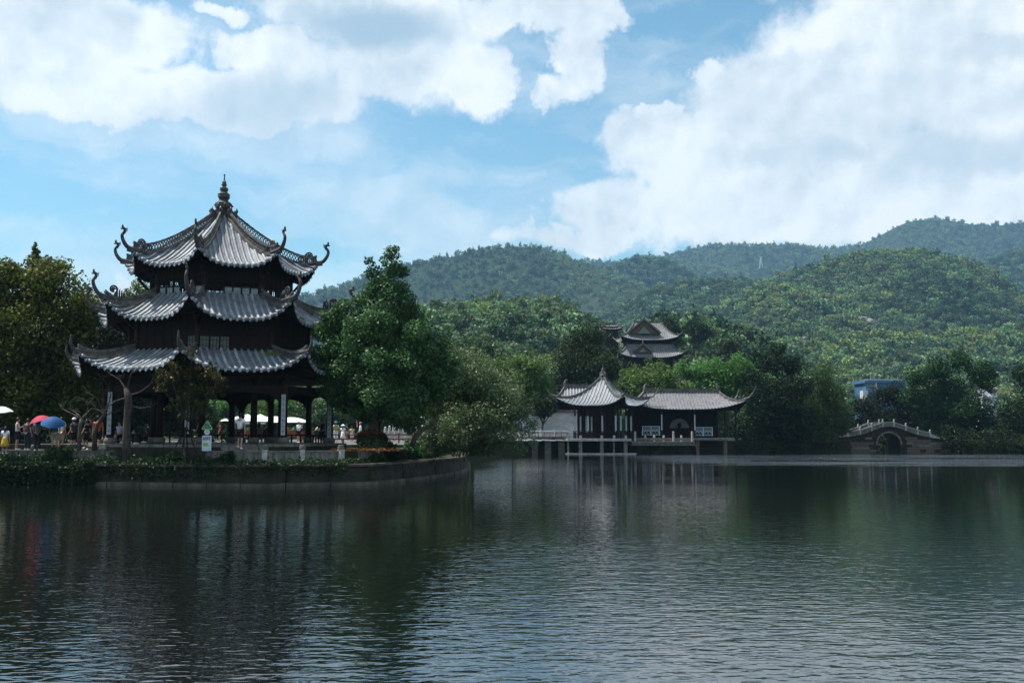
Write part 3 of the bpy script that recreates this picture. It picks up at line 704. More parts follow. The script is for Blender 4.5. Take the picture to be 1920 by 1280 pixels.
def drips(p, n, sp, r=.085):
    mb = MB(); al = 2 * math.pi / n; w = p['a1'] * p['h']; cnt = int(w / sp)
    for k in range(n):
        c, s_ = math.cos(k * al), math.sin(k * al)
        for i in range(-cnt - 1, cnt + 1):
            s = (i + .5) * sp
            if abs(s) > w + .1: continue
            a = eave_a(s, p) + .03; z = face_z(a, s, p)
            loc = [(s - sp * .32, -a, z + .03), (s + sp * .32, -a, z + .03), (s + sp * .2, -a - .02, z - .08), (s, -a - .025, z - .15), (s - sp * .2, -a - .02, z - .08)]
            loc2 = [(q[0], q[1] + .03, q[2]) for q in loc]; vs = [(q[0] * c - q[1] * s_, q[0] * s_ + q[1] * c, q[2]) for q in loc + loc2]
            mb.add(vs, [(0, 1, 2, 3, 4), (9, 8, 7, 6, 5)] + [(i_, 5 + i_, 5 + (i_ + 1) % 5, (i_ + 1) % 5) for i_ in range(5)])
    return mb


def ridge_line(p, t0=0.0, t1=1.0, n=12):
    """points of the hip (corner) line, in the frame where the corner points towards -Y"""
    out = []
    for j in range(n + 1):
        t = t0 + (t1 - t0) * j / n; a = p['a0'] + (p['a1'] - p['a0']) * t; a = a + p['ext'] * t ** 3
        out.append(Vector((0, -a / math.cos(math.pi / p['n']), face_z(a, a * p['h'], p))))
    return out


def hip_ridge(p, hgt=.42, start=None, lattice=True, w=.13):
    L_ = ridge_line(p, p.get('rt0', 0.02), 1.0, 16); mb = MB(); b0 = .10
    for i in range(len(L_) - 1):
        a, b = L_[i], L_[i + 1]; q = i / (len(L_) - 1)
        hh = hgt * (.75 + .25 * math.sin(math.pi * min(1, q * 1.05)))
        up = Vector((0, 0, 1))
        mb.bar(a + up * b0 * .7, b + up * b0 * .7, w * 1.5, b0 * 1.7); mb.bar(a + up * hh, b + up * hh, w, .075)
        mb.bar(a + up * (hh + .07), b + up * (hh + .07), w * .6, .05)
        if lattice and 0 < q < .88:
            for f0, f1 in ((0, .5), (.5, 1)):
                c, d = a.lerp(b, f0), a.lerp(b, f1)
                mb.bar(c + up * .17, d + up * (hh - .03), .04); mb.bar(d + up * .17, c + up * (hh - .03), .04)
        else: mb.bar(a + up * (hh * .55 + .05), b + up * (hh * .55 + .05), w * .5, hh - .1)
    return mb


def horn(p, tipr, tipz, style=0, thick=.15):
    """upswept corner: a curved horn with a dragon-like curl and leafy scroll at its back"""
    e = ridge_line(p, 0, 1, 8)[-1]; mb = MB(); y0 = -e.y
    T = Vector((0, -tipr, tipz)); d = T - e
    P_ = [e + Vector((0, .45, .02)), e + Vector((0, .1, .06)), e + Vector((0, d.y * .5, d.z * .14)), e + Vector((0, d.y * .88, d.z * .40)), e + Vector((0, d.y * 1.0, d.z * .62))]
    neck = [e + Vector((0, d.y * 1.0, d.z * .8)), T + Vector((0, .02, 0))] if style == 2 else [e + Vector((0, d.y * .93, d.z * .74)), e + Vector((0, d.y * .80, d.z * .84)), e + Vector((0, d.y * .84, d.z * .93)), T + Vector((0, .04, 0))]
    # smooth the whole curve
    pts = P_ + neck; sm = []
    for i in range(len(pts) - 1):
        a = pts[max(i - 1, 0)]; b = pts[i]; c = pts[i + 1]; f = pts[min(i + 2, len(pts) - 1)]
        for k in range(4):
            t = k / 4; sm.append(.5 * ((2 * b) + (c - a) * t + (2 * a - 5 * b + 4 * c - f) * t * t + (3 * b - a - 3 * c + f) * t ** 3))
    sm.append(pts[-1]); n = len(sm)
    mb.tube(sm, [thick * (1.1 - .82 * (i / (n - 1)) ** .6) for i in range(n)], 7)
    # head
    if style == 2:
        mb.bar(e + Vector((0, .5, -.12)), e + Vector((0, d.y * .5, d.z * .1 - .1)), .18, .12); return mb
    h = sm[-4]; mb.tube([h + Vector((0, .1, -.02)), h + Vector((0, -.02, .03)), h + Vector((0, -.17, -.02))], [.05, .08, .03], 6)
    mb.tube([T, T + Vector((0, .02, .10)), T + Vector((0, .01, .17))], [.05, .055, .015], 6)
    for k in range(5):
        q = sm[int(n * (.55 + .08 * k))]; mb.tube([q, q + Vector((0, .12, .05)), q + Vector((0, .19, .13))], [.035, .025, .006], 4)
    # round scroll behind the neck, standing on the ridge
    c = e + Vector((0, .42, .48)); r0 = .23
    arc = [c + Vector((0, math.cos(R(a)) * r0 * (1 - .0012 * (a + 60)), math.sin(R(a)) * r0 * (1 - .0012 * (a + 60)))) for a in range(-60, 310, 30)]
    mb.tube(arc, [.06 - .03 * i / len(arc) for i in range(len(arc))], 5)
    mb.tube([e + Vector((0, .55, .1)), c + Vector((0, .1, -.2))], [.09, .06], 5)
    for k in range(6):
        a = R(20 + k * 50); mb.tube([c, c + Vector((0, math.cos(a) * .16, math.sin(a) * .16))], [.06, .03], 4)
    for k in range(4):
        q = c + Vector((0, .22 + .12 * k, -.1 - .02 * k)); mb.tube([q - Vector((0, 0, .3)), q, q + Vector((0, .0, .16 - .03 * k)), q + Vector((0, .06, .2 - .03 * k))], [.05, .045, .035, .01], 4)
    # the horn's own tapering underside slab
    mb.bar(e + Vector((0, .5, -.12)), e + Vector((0, d.y * .5, d.z * .1 - .1)), .18, .12)
    return mb


def polar(r, ang): return Vector((math.sin(ang) * r, -math.cos(ang) * r, 0))


pav = empty('octagonal_pavilion', PC, 'large dark three-tiered octagonal pavilion with grey tiled upswept roofs on the near bank', 'pavilion', rz=TH)
ROOFS = [dict(a0=.28, a1=4.62, z0=14.6, z1=11.12, lift=.72, ext=.22, h=OCT, n=8, pw=1.36, sp=.30, tip=(5.87, 13.05), rt0=.03, hg=.56),
         dict(a0=3.55, a1=5.85, z0=9.78, z1=8.2, lift=.88, ext=.30, h=OCT, n=8, pw=1.3, sp=.32, tip=(7.3, 10.55), rt0=0, hg=.44),
         dict(a0=4.50, a1=7.0, z0=6.74, z1=5.58, lift=.72, ext=.32, h=OCT, n=8, pw=1.25, sp=.345, tip=(8.3, 7.3), rt0=0, hg=.42)]
VIS = (0, 1, 2, 6, 7)       # roof faces turned towards the lake; face k looks along 22.5+45k degrees
for ri, p in enumerate(ROOFS):
    off = math.pi / 8
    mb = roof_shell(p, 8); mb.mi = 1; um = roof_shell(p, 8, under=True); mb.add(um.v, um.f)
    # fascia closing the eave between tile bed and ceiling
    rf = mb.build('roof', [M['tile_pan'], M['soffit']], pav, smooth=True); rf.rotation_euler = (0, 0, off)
    drips(p, 8, p['sp']).build('drip_tiles', M['tile'], rf)['kind'] = 'stuff'
    w = p['a1'] * p['h']; cnt = int((w + .12) / p['sp']); rest = MB()
    for i in range(-cnt, cnt + 1):
        mb = rib_mesh(i * p['sp'], p)
        if not mb: continue
        me = mb.mesh('tile_row'); me.materials.append(M['tile']); me.polygons.foreach_set('use_smooth', [True] * len(me.polygons))
        for k in range(8):
            if k in VIS: link('tile_row', me, rf, rz=k * math.pi / 4)
            else:
                c, s_ = math.cos(k * math.pi / 4), math.sin(k * math.pi / 4); rest.add([(x * c - y * s_, x * s_ + y * c, z) for x, y, z in mb.v], mb.f)
    rest.build('rear_tile_rows', M['tile'], rf)['kind'] = 'stuff'
    hm = hip_ridge(p, p['hg']).mesh('hip_ridge'); hm.materials.append(M['ridge'])
    om = horn(p, *p['tip'], thick=.15, style=ri).mesh('corner_horn'); om.materials.append(M['horn']); om.polygons.foreach_set('use_smooth', [True] * len(om.polygons))
    for k in range(8):
        link('hip_ridge', hm, rf, rz=k * math.pi / 4 + off); link('corner_horn', om, rf, rz=k * math.pi / 4 + off)
    if ri == 2:
        rg = np.random.default_rng(3); P_ = np.array([[3.2 + rg.normal() * .5, -6.2 + rg.normal() * .3, 6.05] for _ in range(0)])
# moss and grass growing on the tiles
def moss(fk, a, s, ri, n, spread, size=.05):
    p = ROOFS[ri]; rg = np.random.default_rng(int(a * 100)); an = TH + math.pi / 8 + fk * math.pi / 4; P_ = []
    for _ in range(n):
        aa = a + rg.normal() * spread * .5; ss = s + rg.normal() * spread; z = face_z(aa, ss, p) + .1 + abs(rg.normal()) * .05; x, y = ss, -aa
        P_.append((PC.x + x * math.cos(an) - y * math.sin(an), PC.y + x * math.sin(an) + y * math.cos(an), z))
    V, F = leaves(np.array(P_), size, rg, up=1.0); me = fastmesh('roof_weeds', V, F, rg.uniform(0, .9, n)); me.materials.append(M['lf_hill2'])
    o = link('roof_weeds', me); o['label'] = 'patch of green weeds growing on the pavilion roof tiles'; o['category'] = 'weeds'; return o
o = moss(1, 5.2, -.5, 1, 500, .3); o['label'] = 'pale green weeds growing on the right face of the middle roof'
o = moss(0, 5.0, 1.9, 2, 260, .22, .06); o['label'] = 'small clump of weeds by a corner ridge of the lowest roof'
# finial
fin = [(.50, 14.2), (.44, 14.45), (.36, 14.6), (.34, 14.85), (.42, 15.0), (.47, 15.1), (.47, 15.32), (.40, 15.36), (.27, 15.46), (.24, 15.52), (.30, 15.62), (.33, 15.68), (.34, 15.86), (.28, 15.89), (.20, 15.95),
       (.19, 16.02), (.23, 16.08), (.235, 16.2), (.18, 16.23), (.11, 16.27), (.10, 16.32), (.155, 16.36), (.15, 16.42), (.10, 16.45), (.125, 16.5), (.11, 16.56), (.06, 16.64), (.035, 16.74), (.03, 16.86), (.045, 16.96), (.06, 16.99)]
fo = MB().lathe(fin, 8, rot=math.pi / 8).build('finial', M['spire'], pav)
for k in range(8):
    a = k * math.pi / 4; mb = MB(); q = polar(.58, a); mb.tube([q + Vector((0, 0, 14.55)), q * 1.12 + Vector((0, 0, 14.75)), q * 1.3 + Vector((0, 0, 14.92)), q * 1.22 + Vector((0, 0, 15.05))], [.14, .12, .07, .015], 5)
    mb.build('finial_leaf', M['spire'], fo)
for k in range(8):
    q = polar(.45, k * math.pi / 4 + math.pi / 8); bm = MB(); bm.tube([q + Vector((0, 0, 15.14)), q * 1.06 + Vector((0, 0, 15.2)), q + Vector((0, 0, 15.28))], [.03, .07, .03], 6); bm.build('finial_boss', M['spire'], fo)


def wall_face(parent, k, Rr, z0, z1, slots, kind):
    """one bay between two posts of an upper storey, in the frame of face k"""
    al = math.pi / 8 + k * math.pi / 4; n_ = polar(1, al); a = Rr * math.cos(math.pi / 8); half = Rr * math.sin(math.pi / 8) - .1
    t = Vector((-n_.y, n_.x, 0)); c = n_ * a; rz = math.atan2(t.y, t.x)
    P3 = lambda s, z, o=0: c + n_ * o + t * s + Vector((0, 0, z))
    fr = MB(); fr.box(P3(0, z0 + .04), (2 * half, .12, .08), rz); fr.box(P3(0, z1 - .12), (2 * half, .14, .24), rz)
    n = len(slots); w = 2 * half / n
    zp = z0 + (.42 if kind == 3 else .74); fr.box(P3(0, zp + .03), (2 * half, .11, .06), rz)
    for i in range(n + 1): fr.box(P3(-half + i * w, (z0 + z1) / 2), (.07, .10, z1 - z0), rz)
    fr.build('wall_frame', M['wood'], parent)
    bd = MB()
    for i, sname in enumerate(slots):
        s = -half + (i + .5) * w
        if sname in ('pane', 'green'):
            MB().box(P3(s, (z0 + .08 + zp) / 2, -.01), (w - .09, .03, zp - z0 - .09), rz).build('window_pane', M['shutter' if sname == 'pane' else 'greenpane'], parent)
            for q in ((-.17, 0), (.17, 0)) if sname == 'green' else (): bd.box(P3(s + q[0] * w, (z0 + .08 + zp) / 2, .02), (.02, .02, zp - z0 - .09), rz)
            if sname == 'green': bd.box(P3(s, z0 + .55, .02), (w - .1, .02, .02), rz); bd.box(P3(s, z0 + .25, .02), (w - .1, .02, .02), rz)
        elif sname == 'lattice':
            for q in (-.3, 0, .3): bd.box(P3(s + q * w, (z0 + .08 + zp) / 2), (.02, .025, zp - z0 - .08), rz)
            for q in (.3, .7): bd.box(P3(s, z0 + .08 + (zp - z0 - .08) * q), (w - .09, .025, .02), rz)
        elif sname == 'board': MB().box(P3(s, (z0 + .08 + zp) / 2, -.01), (w - .06, .04, zp - z0 - .06), rz).build('wall_board', M['wood'], parent)
        # above the panes: dark boards towards the lake, open lattice at the back
        if k in VIS[:2] + (7,) or kind == 2:
            MB().box(P3(s, (zp + .06 + z1 - .24) / 2 + (.12 if kind == 3 and sname != 'board' else 0), -.01), (w - .06, .04, z1 - zp - .3 - (.24 if kind == 3 and sname != 'board' else 0)), rz).build('wall_board', M['wood'], parent)
            if kind == 3 and sname != 'board':
                for q in (-.35, -.12, .12, .35): bd.bar(P3(s + (q - .1) * w, zp + .06), P3(s + (q + .1) * w, zp + .30), .02); bd.bar(P3(s + (q + .1) * w, zp + .06), P3(s + (q - .1) * w, zp + .30), .02)
        else:
            for q in (-.3, .05, .35): bd.box(P3(s + q * w, (zp + z1) / 2 - .1), (.025, .025, z1 - zp - .1), rz)
            for q in (.25, .6): bd.box(P3(s, zp + (z1 - zp) * q), (w, .025, .025), rz)
    if bd.v: bd.build('lattice', M['wood'], parent)


for (nm, Rr, z0, z1) in (('upper_storey', 3.80, 9.70, 11.40), ('middle_storey', 4.86, 6.66, 8.9)):
    st = bpy.data.objects.new(nm, None); COL.objects.link(st); st.parent = pav
    for k in range(8):
        q = polar(Rr, k * math.pi / 4); MB().tube([q + Vector((0, 0, z0 - .3)), q + Vector((0, 0, z1))], .14, 8).build('post', M['column'], st, smooth=True)
        mb = MB(); d = q.normalized(); t = Vector((-d.y, d.x, 0))     # carved bracket under the corner of the roof above
        for j in range(3): mb.bar(q + Vector((0, 0, z1 - .55 + j * .16)), q + d * (.35 + j * .3) + Vector((0, 0, z1 - .4 + j * .2)), .10, .12)
        mb.tube([q + d * .1 + Vector((0, 0, z1 - 1.1)), q + d * .45 + Vector((0, 0, z1 - .75)), q + d * .8 + Vector((0, 0, z1 - .35))], [.05, .09, .07], 5)
        mb.build('bracket', M['wood'], st)
        if nm == 'upper_storey': sl = {0: ['lattice', 'lattice', 'pane', 'pane', 'pane', 'pane'], 7: ['pane', 'pane', 'pane', 'lattice', 'pane', 'pane'], 1: ['board', 'lattice', 'lattice', 'board', 'board', 'board']}.get(k, ['lattice', 'open', 'lattice', 'open', 'lattice', 'open'])
        else: sl = {0: ['green', 'green', 'green', 'board', 'board', 'board', 'board'], 7: ['board'] * 6 + ['green']}.get(k, ['board'] * 7)
        wall_face(st, k, Rr, z0, z1, sl, 3 if nm == 'upper_storey' else 2)
    pr = [tuple(polar(Rr - .15, k * math.pi / 4)[:2]) for k in range(8)]
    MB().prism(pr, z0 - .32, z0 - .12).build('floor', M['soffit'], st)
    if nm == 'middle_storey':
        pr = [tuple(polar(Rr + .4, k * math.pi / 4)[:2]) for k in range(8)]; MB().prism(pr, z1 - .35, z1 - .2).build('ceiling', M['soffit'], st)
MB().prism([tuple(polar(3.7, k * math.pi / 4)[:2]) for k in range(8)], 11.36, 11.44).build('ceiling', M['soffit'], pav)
# ground floor: columns on stone drums, beams, arched brackets
GF = 1.93; RG = 6.12
gfl = bpy.data.objects.new('ground_storey', None); COL.objects.link(gfl); gfl.parent = pav
cm = MB().tube([(0, 0, GF + .3), (0, 0, 5.5)], [.185, .165], 12).mesh('column'); cm.materials.append(M['column']); cm.polygons.foreach_set('use_smooth', [True] * len(cm.polygons))
bs = MB().lathe([(.24, 0), (.30, .08), (.31, .2), (.25, .3), (.2, .34)], 12, (0, 0, GF)).mesh('column_base'); bs.materials.append(M['stone']); bs.polygons.foreach_set('use_smooth', [True] * len(bs.polygons))
for k in range(8):
    for rr in (RG, 3.45):
        q = polar(rr, k * math.pi / 4); c = link('column', cm, gfl, loc=q); link('column_base', bs, c)
def beam_ring(rr, z, h, w, name):
    mb = MB()
    for k in range(8):
        a, b = polar(rr, k * math.pi / 4), polar(rr, (k + 1) * math.pi / 4); mb.bar(a + Vector((0, 0, z)), b + Vector((0, 0, z)), w, h)
        for e, f in ((a, b), (b, a)):
            for j in range(6):      # curved spandrel bracket
                u0, u1 = j / 6, (j + 1) / 6; g = lambda u: e.lerp(f, .03 + .30 * u) + Vector((0, 0, z - h / 2 - .62 * (1 - math.sqrt(max(0, 1 - (1 - u) ** 2))) ))
                m0, m1 = g(u0), g(u1); top = z - h / 2
                for mm in (0,): mb.add([m0 + Vector((0, 0, -.03)), m1 + Vector((0, 0, -.03)), Vector((m1.x, m1.y, top)), Vector((m0.x, m0.y, top))], [(0, 1, 2, 3)]); mb.bar(m0, m1, .07)
    mb.build(name, M['wood'], gfl)
beam_ring(RG, 4.72, .36, .16, 'outer_beams'); beam_ring(3.45, 4.75, .4, .16, 'inner_beams')
mb = MB()
for k in range(8): mb.bar(polar(3.45, k * math.pi / 4) + Vector((0, 0, 4.85)), polar(RG, k * math.pi / 4) + Vector((0, 0, 4.85)), .14, .3)
mb.build('tie_beams', M['wood'], gfl)
MB().prism([tuple(polar(6.6, k * math.pi / 4)[:2]) for k in range(8)], 5.32, 5.42).build('ceiling', M['soffit'], gfl)
# low bench rails between the outer columns on the far sides
for k in (2, 3, 4, 5, 6):
    mb = MB(); a, b = polar(RG, k * math.pi / 4), polar(RG, (k + 1) * math.pi / 4); a, b = a.lerp(b, .05), a.lerp(b, .95)
    mb.bar(a + Vector((0, 0, GF + .45)), b + Vector((0, 0, GF + .45)), .32, .06)
    for j in range(7): q = a.lerp(b, (j + .5) / 7); mb.box(q + Vector((0, 0, GF + .21)), (.08, .08, .42))
    mb.build('bench', M['wood'], gfl)
# terrace of dressed stone with steps
plat = empty('pavilion_terrace', PC, 'raised octagonal stone terrace with steps under the large pavilion', 'terrace', rz=TH)
RP = 7.05
MB().prism([tuple(polar(RP - .03, k * math.pi / 4)[:2]) for k in range(8)], 1.0, GF - .02).build('terrace_core', M['stone_dk'], plat)
MB().prism([tuple(polar(RP - .45, k * math.pi / 4)[:2]) for k in range(8)], GF - .02, GF).build('paving', M['paving'], plat)
for k in range(8):
    a, b = polar(RP, k * math.pi / 4), polar(RP, (k + 1) * math.pi / 4); nb = 5
    for j in range(nb):
        x0, x1 = a.lerp(b, (j + .012) / nb), a.lerp(b, (j + .988) / nb); i0, i1 = x0 * ((RP - .45) / RP), x1 * ((RP - .45) / RP)
        MB().prism([tuple(x0[:2]), tuple(x1[:2]), tuple(i1[:2]), tuple(i0[:2])][::1], GF - .12, GF + .012).build('edge_stone', M['stone'], plat)
        if k in (0, 7, 1):
            m0, m1 = x0 * 1.002, x1 * 1.002; MB().prism([tuple(m0[:2]), tuple(m1[:2]), tuple((m1 * .96)[:2]), tuple((m0 * .96)[:2])], 1.4, GF - .13).build('side_stone', M['stone_dk'], plat)
n0 = polar(1, math.pi / 8); t0 = Vector((-n0.y, n0.x, 0)); apo = RP * math.cos(math.pi / 8); rz0 = math.atan2(t0.y, t0.x)
for j in range(2):
    cc = n0 * (apo + .18 + .34 * j) + t0 * .1; MB().box(cc + Vector((0, 0, GF - .12 * (j + 1) - .06)), (1.45, .36, .12), rz0).build('step', M['stone'], plat)
for s in (-1, 1):
    q = n0 * (apo + .4) + t0 * (.1 + s * .86); M4 = Matrix.Translation(q + Vector((0, 0, GF - .17))) @ Matrix.Rotation(rz0, 4, 'Z') @ Matrix.Rotation(R(20), 4, 'X')
    MB().box((0, 0, 0), (.2, .9, .1), M4=M4).build('cheek_stone', M['stone'], plat)

# couplet boards on the columns
def couplet(k, label, zt, zb, lean=0.0, side=1, rr=None):
    q = polar(rr or RG, k * math.pi / 4); d = polar(1, k * math.pi / 4)
    wp = PC + Matrix.Rotation(TH, 3, 'Z') @ q
    # stands on the side of the column that faces the lake
    to = Vector((-wp.x * .25, -wp.y, 0)).normalized(); c = wp + to * .235; rz = math.atan2(to.y, to.x) + math.pi / 2
    root = empty('couplet_board', (c.x, c.y, zb), label, 'couplet board', rz=rz); H = zt - zb
    b_ = MB().box((0, 0, H / 2), (.21, .035, H)).build('board', M['plaque'], root)
    mb = MB(); rg = random.Random(k + 5)
    for j in range(7):
        zc = H * (j + .7) / 7.6
        for _ in range(5):
            a = rg.choice((0, 0, 1.57, .6, -.6)); l = rg.uniform(.04, .08); cx, cy = rg.uniform(-.035, .035), zc + rg.uniform(-.045, .045)
            mb.bar((cx - math.cos(a) * l / 2, -.024, cy - math.sin(a) * l / 2), (cx + math.cos(a) * l / 2, -.024, cy + math.sin(a) * l / 2), .012, .017)
    mb.build('brush_writing', M['ink'], root)
    MB().box((0, 0, H + .02), (.25, .05, .04)).build('top_trim', M['wood'], root)
couplet(0, 'pale couplet board on the column behind the small staked tree', 4.42, 2.45)
couplet(1, 'pale couplet board with dark characters right of the man in white', 4.45, 2.38)
couplet(7, 'pale couplet board on the leftmost column behind the bare branches', 4.55, 2.42)
couplet(2, 'pale couplet board on the right column beside the blue hatted visitor', 4.3, 2.25)
# ------------------------------------------------------------------ the near bank: retaining wall, planting ledge, parapet
def resample(poly, step):
    out = []; 
    for a, b in zip(poly[:-1], poly[1:]):
        a, b = Vector((*a, 0)), Vector((*b, 0)); n = max(1, round((b - a).length / step))
        out += [a.lerp(b, i / n) for i in range(n)]
    return out + [Vector((*poly[-1], 0))]


def offset(poly, d):
    pts = [Vector((*p, 0)) for p in poly]; out = []
    for i, p in enumerate(pts):
        t = (pts[min(i + 1, len(pts) - 1)] - pts[max(i - 1, 0)]).normalized(); out.append(p + Vector((-t.y, t.x, 0)) * d)
    return [(q.x, q.y) for q in out]


SH = NEAR[1:] + [(-2.9, 70), (-3.6, 86)]
wall = empty('retaining_wall', (SH[3][0], SH[3][1], 0), 'damp stone retaining wall rising from the water below the terrace', 'wall')
W0 = Vector(wall.location)
def course(poly, z0, z1, d0, d1, step, name, m, xr=(-24, 0), jit=.035, gap=.022):
    A = resample(poly, step); B = [Vector((*q, 0)) for q in offset([(p.x, p.y) for p in A], -.001)]
    far = MB()
    for i in range(len(A) - 1):
        a, b = A[i], A[i + 1]; t = (b - a).normalized(); nrm = Vector((-t.y, t.x, 0)); L_ = (b - a).length; j = rnd.uniform(-jit, jit)
        a2, b2 = a + t * gap, b - t * gap; q = [a2 + nrm * (d0 + j), b2 + nrm * (d0 + j), b2 + nrm * d1, a2 + nrm * d1]
        q = [tuple((p - W0)[:2]) for p in q]; zz = z1 + rnd.uniform(-jit, jit) * .3
        if xr[0] < a.x < xr[1] and a.y < 70: MB().prism(q, z0, zz).build(name, m, wall)
        else: far.prism(q, z0, zz)
    if far.v: far.build('rest_of_' + name, m, wall)['kind'] = 'stuff'
course(SH, -1.2, .16, 0.0, .9, 1.9, 'footing_stone', M['footing'])
course(SH, .165, .62, .20, .9, 1.7, 'wall_stone', M['stone_dk'])
course(SH, .625, .90, .23, .9, 2.2, 'wall_stone', M['stone_dk'])
course(SH, .905, 1.0, .12, .55, 2.6, 'coping_stone', M['footing'])
# soil ledge behind the coping is part of the ground
led = offset(SH, .5); led2 = offset(SH, 1.55)
V_ = []
for a, b in zip(led, led2): V_ += [(a[0], a[1], .96), (b[0], b[1], 1.06)]
me = MB().add(V_, [(2 * i, 2 * i + 2, 2 * i + 3, 2 * i + 1) for i in range(len(led) - 1)]).mesh('planting_ledge'); me.materials.append(M['soil']); struct(link('planting_ledge', me))
# land must not cover the ledge: its front edge stands back
par = empty('stone_parapet', W0 + Vector((0, 1.6, 1.0)), 'streaked concrete parapet with squat posts along the pavilion terrace', 'parapet')
PP = offset(SH, 1.5); P0 = Vector(par.location)
def on_parapet(px):
    """where the pixel column meets the parapet line"""
    best = None
    for a, b in zip(PP[:-1], PP[1:]):
        for k in range(61):
            q = (a[0] + (b[0] - a[0]) * k / 60, a[1] + (b[1] - a[1]) * k / 60); X = (px - 960) / FPX * q[1] * .997
            e = abs(q[0] - X)
            if q[1] < 71 and (best is None or e < best[0]): best = (e, q)
    return Vector((*best[1], 0))
posts = [-60, 0, 66, 134, 196, 257, 340, 422, 498, 568, 640, 707, 767, 794, 820]
pp = [on_parapet(px) for px in posts]
for i, p in enumerate(pp):
    tall = posts[i] >= 422; white = posts[i] in (707,)
    t = (pp[min(i + 1, len(pp) - 1)] - pp[max(i - 1, 0)]).normalized(); rz = math.atan2(t.y, t.x)
    top = 1.86 if posts[i] != 707 else 1.98
    q = p - Vector((*P0[:2], 0)); post = MB().box((q.x, q.y, (1.0 + top - .16) / 2 - P0.z), (.25, .25, top - .16 - 1.0), rz).build('post', M['marble'] if posts[i] >= 498 else M['stone'], par)
    cap = MB(); c0 = (q.x, q.y, top - .16 - P0.z)
    if posts[i] in (257,): cap.lathe([(.14, 0), (.17, .05), (.17, .12), (.10, .14), (.15, .18), (.17, .25), (.12, .31), (.02, .34)], 10, c0)
    elif posts[i] in (422, 134, 196): cap.box((c0[0], c0[1], c0[2] + .02), (.38, .30, .04), rz).box((c0[0], c0[1], c0[2] + .12), (.32, .26, .15), rz).box((c0[0], c0[1], c0[2] + .215), (.36, .30, .035), rz)
    else: cap.lathe([(.12, 0), (.16, .04), (.165, .13), (.12, .155), (.15, .18), (.13, .215), (.02, .22)], 10, c0)
    cap.build('post_cap', M['marble'] if white or posts[i] in (196, 257) else M['stone'], post)
for i in range(len(pp) - 1):
    a, b = pp[i], pp[i + 1]; t = (b - a).normalized(); a2, b2 = a + t * .14, b - t * .14; c = (a2 + b2) / 2 - Vector((*P0[:2], 0)); rz = math.atan2(t.y, t.x); L_ = (b2 - a2).length
    MB().box((c.x, c.y, 1.30 - P0.z), (L_, .12, .56), rz).build('panel', M['concrete'], par)
    MB().box((c.x, c.y, 1.605 - P0.z), (L_, .2, .07), rz).build('rail', M['stone'], par)
    MB().box((c.x, c.y, 1.03 - P0.z), (L_, .3, .06), rz).build('base_stone', M['stone'], par)


def scatter_leaves(name, label, cat, pts, lf, size, seed, kind=None, up=.5, tintr=(0, .9), accent=0):
    rg = np.random.default_rng(seed); P = np.array(pts); V, F = leaves(P, size, rg, up=up); o0 = P.mean(0); o0[2] = P[:, 2].min()
    tint = rg.uniform(*tintr, len(P)); tint = np.where(rg.uniform(0, 1, len(P)) < accent, 1.0, tint)
    me = fastmesh(name, V - o0, F, tint); me.materials.append(M[lf]); o = link(name, me, loc=Vector(o0)); o['label'] = label
    if kind: o['kind'] = kind
    else: o['category'] = cat
    return o


def shrub(name, label, px, Y, z0, h, w, n, lf, size, seed, cat='shrub', accent=0, up=.4, round_=False, group=None):
    """a low shrub with its stems"""
    rg = np.random.default_rng(seed); x = xat(px, Y, z0); root = empty(name, (x, Y, z0), label, cat, group=group)
    if round_:
        d = rg.normal(size=(n, 3)); d /= np.linalg.norm(d, axis=1)[:, None]; rad = rg.uniform(.82, 1.02, n) * (1 + .05 * np.sin(d[:, 0] * 7) * np.cos(d[:, 1] * 5)); P = d * rad[:, None] * np.array([w / 2, w / 2, h / 2]); P[:, 2] += h * .5
        tint = np.clip(rg.uniform(0, .6, n) + d[:, 2] * .3, 0, .9); tint = np.where((d[:, 2] > .55) & (rg.uniform(0, 1, n) < .5), 1.0, tint)
    else:
        cl = [(rg.uniform(-.3, .3) * w, rg.uniform(-.25, .25) * w, h * rg.uniform(.3, .75), w * rg.uniform(.16, .28)) for _ in range(9)]
        P, tint = crown_points(cl, n, rg, 6); P[:, 2] = np.abs(P[:, 2]); tint = np.where(rg.uniform(0, 1, n) < accent, 1.0, tint)
    V, F = leaves(P, size, rg, up=up); me = fastmesh('foliage', V, F, tint); me.materials.append(M[lf]); link('foliage', me, root)
    mb = MB()
    for k in range(6): e = P[rg.integers(len(P))] * .7; mb.tube([(0, 0, -.1), tuple(np.array(e) * [.4, .4, .6]), tuple(e)], [.03, .02, .006], 4)
    mb.build('stems', M['bark'], root); return root


# ivy spilling over the ledge, thicker on the left
rg = np.random.default_rng(21); pts = []
for i in range(46000):
    px = rg.uniform(-160, 860); dn = .25 + .75 * (math.sin(px * .021) * .5 + .5) * (math.sin(px * .0073 + 1) * .5 + .5)
    if px > 430: dn *= .8
    if rg.uniform() > dn: continue
    p = on_parapet_fast(px) if False else None
    pts.append((px, rg.uniform(), rg.normal(), rg.uniform()))
tabx = np.linspace(-170, 870, 140); tabp = np.array([list(on_parapet(q)[:2]) for q in tabx])
out = []
for (px, u, g, w_) in pts:
    x, y = np.interp(px, tabx, tabp[:, 0]), np.interp(px, tabx, tabp[:, 1]); bump = .5 + .5 * math.sin(px * .05) * math.sin(px * .017 + 2); left = px < 430
    if u < .62: dd = rg.uniform(-1.25, -.1); z = 1.02 + abs(g) * (.08 + (.12 * bump if left else .02)) ; out.append((x, y + dd, z))
    elif u < .9: out.append((x, y - 1.36 - rg.uniform(0, .1), 1.08 - rg.uniform(0, 1) ** 1.5 * (.75 if left else .3 + .5 * bump)))
    elif left and px < 340: out.append((x, y - .1 - abs(g) * .05, 1.05 + w_ * (.2 + .35 * bump)))
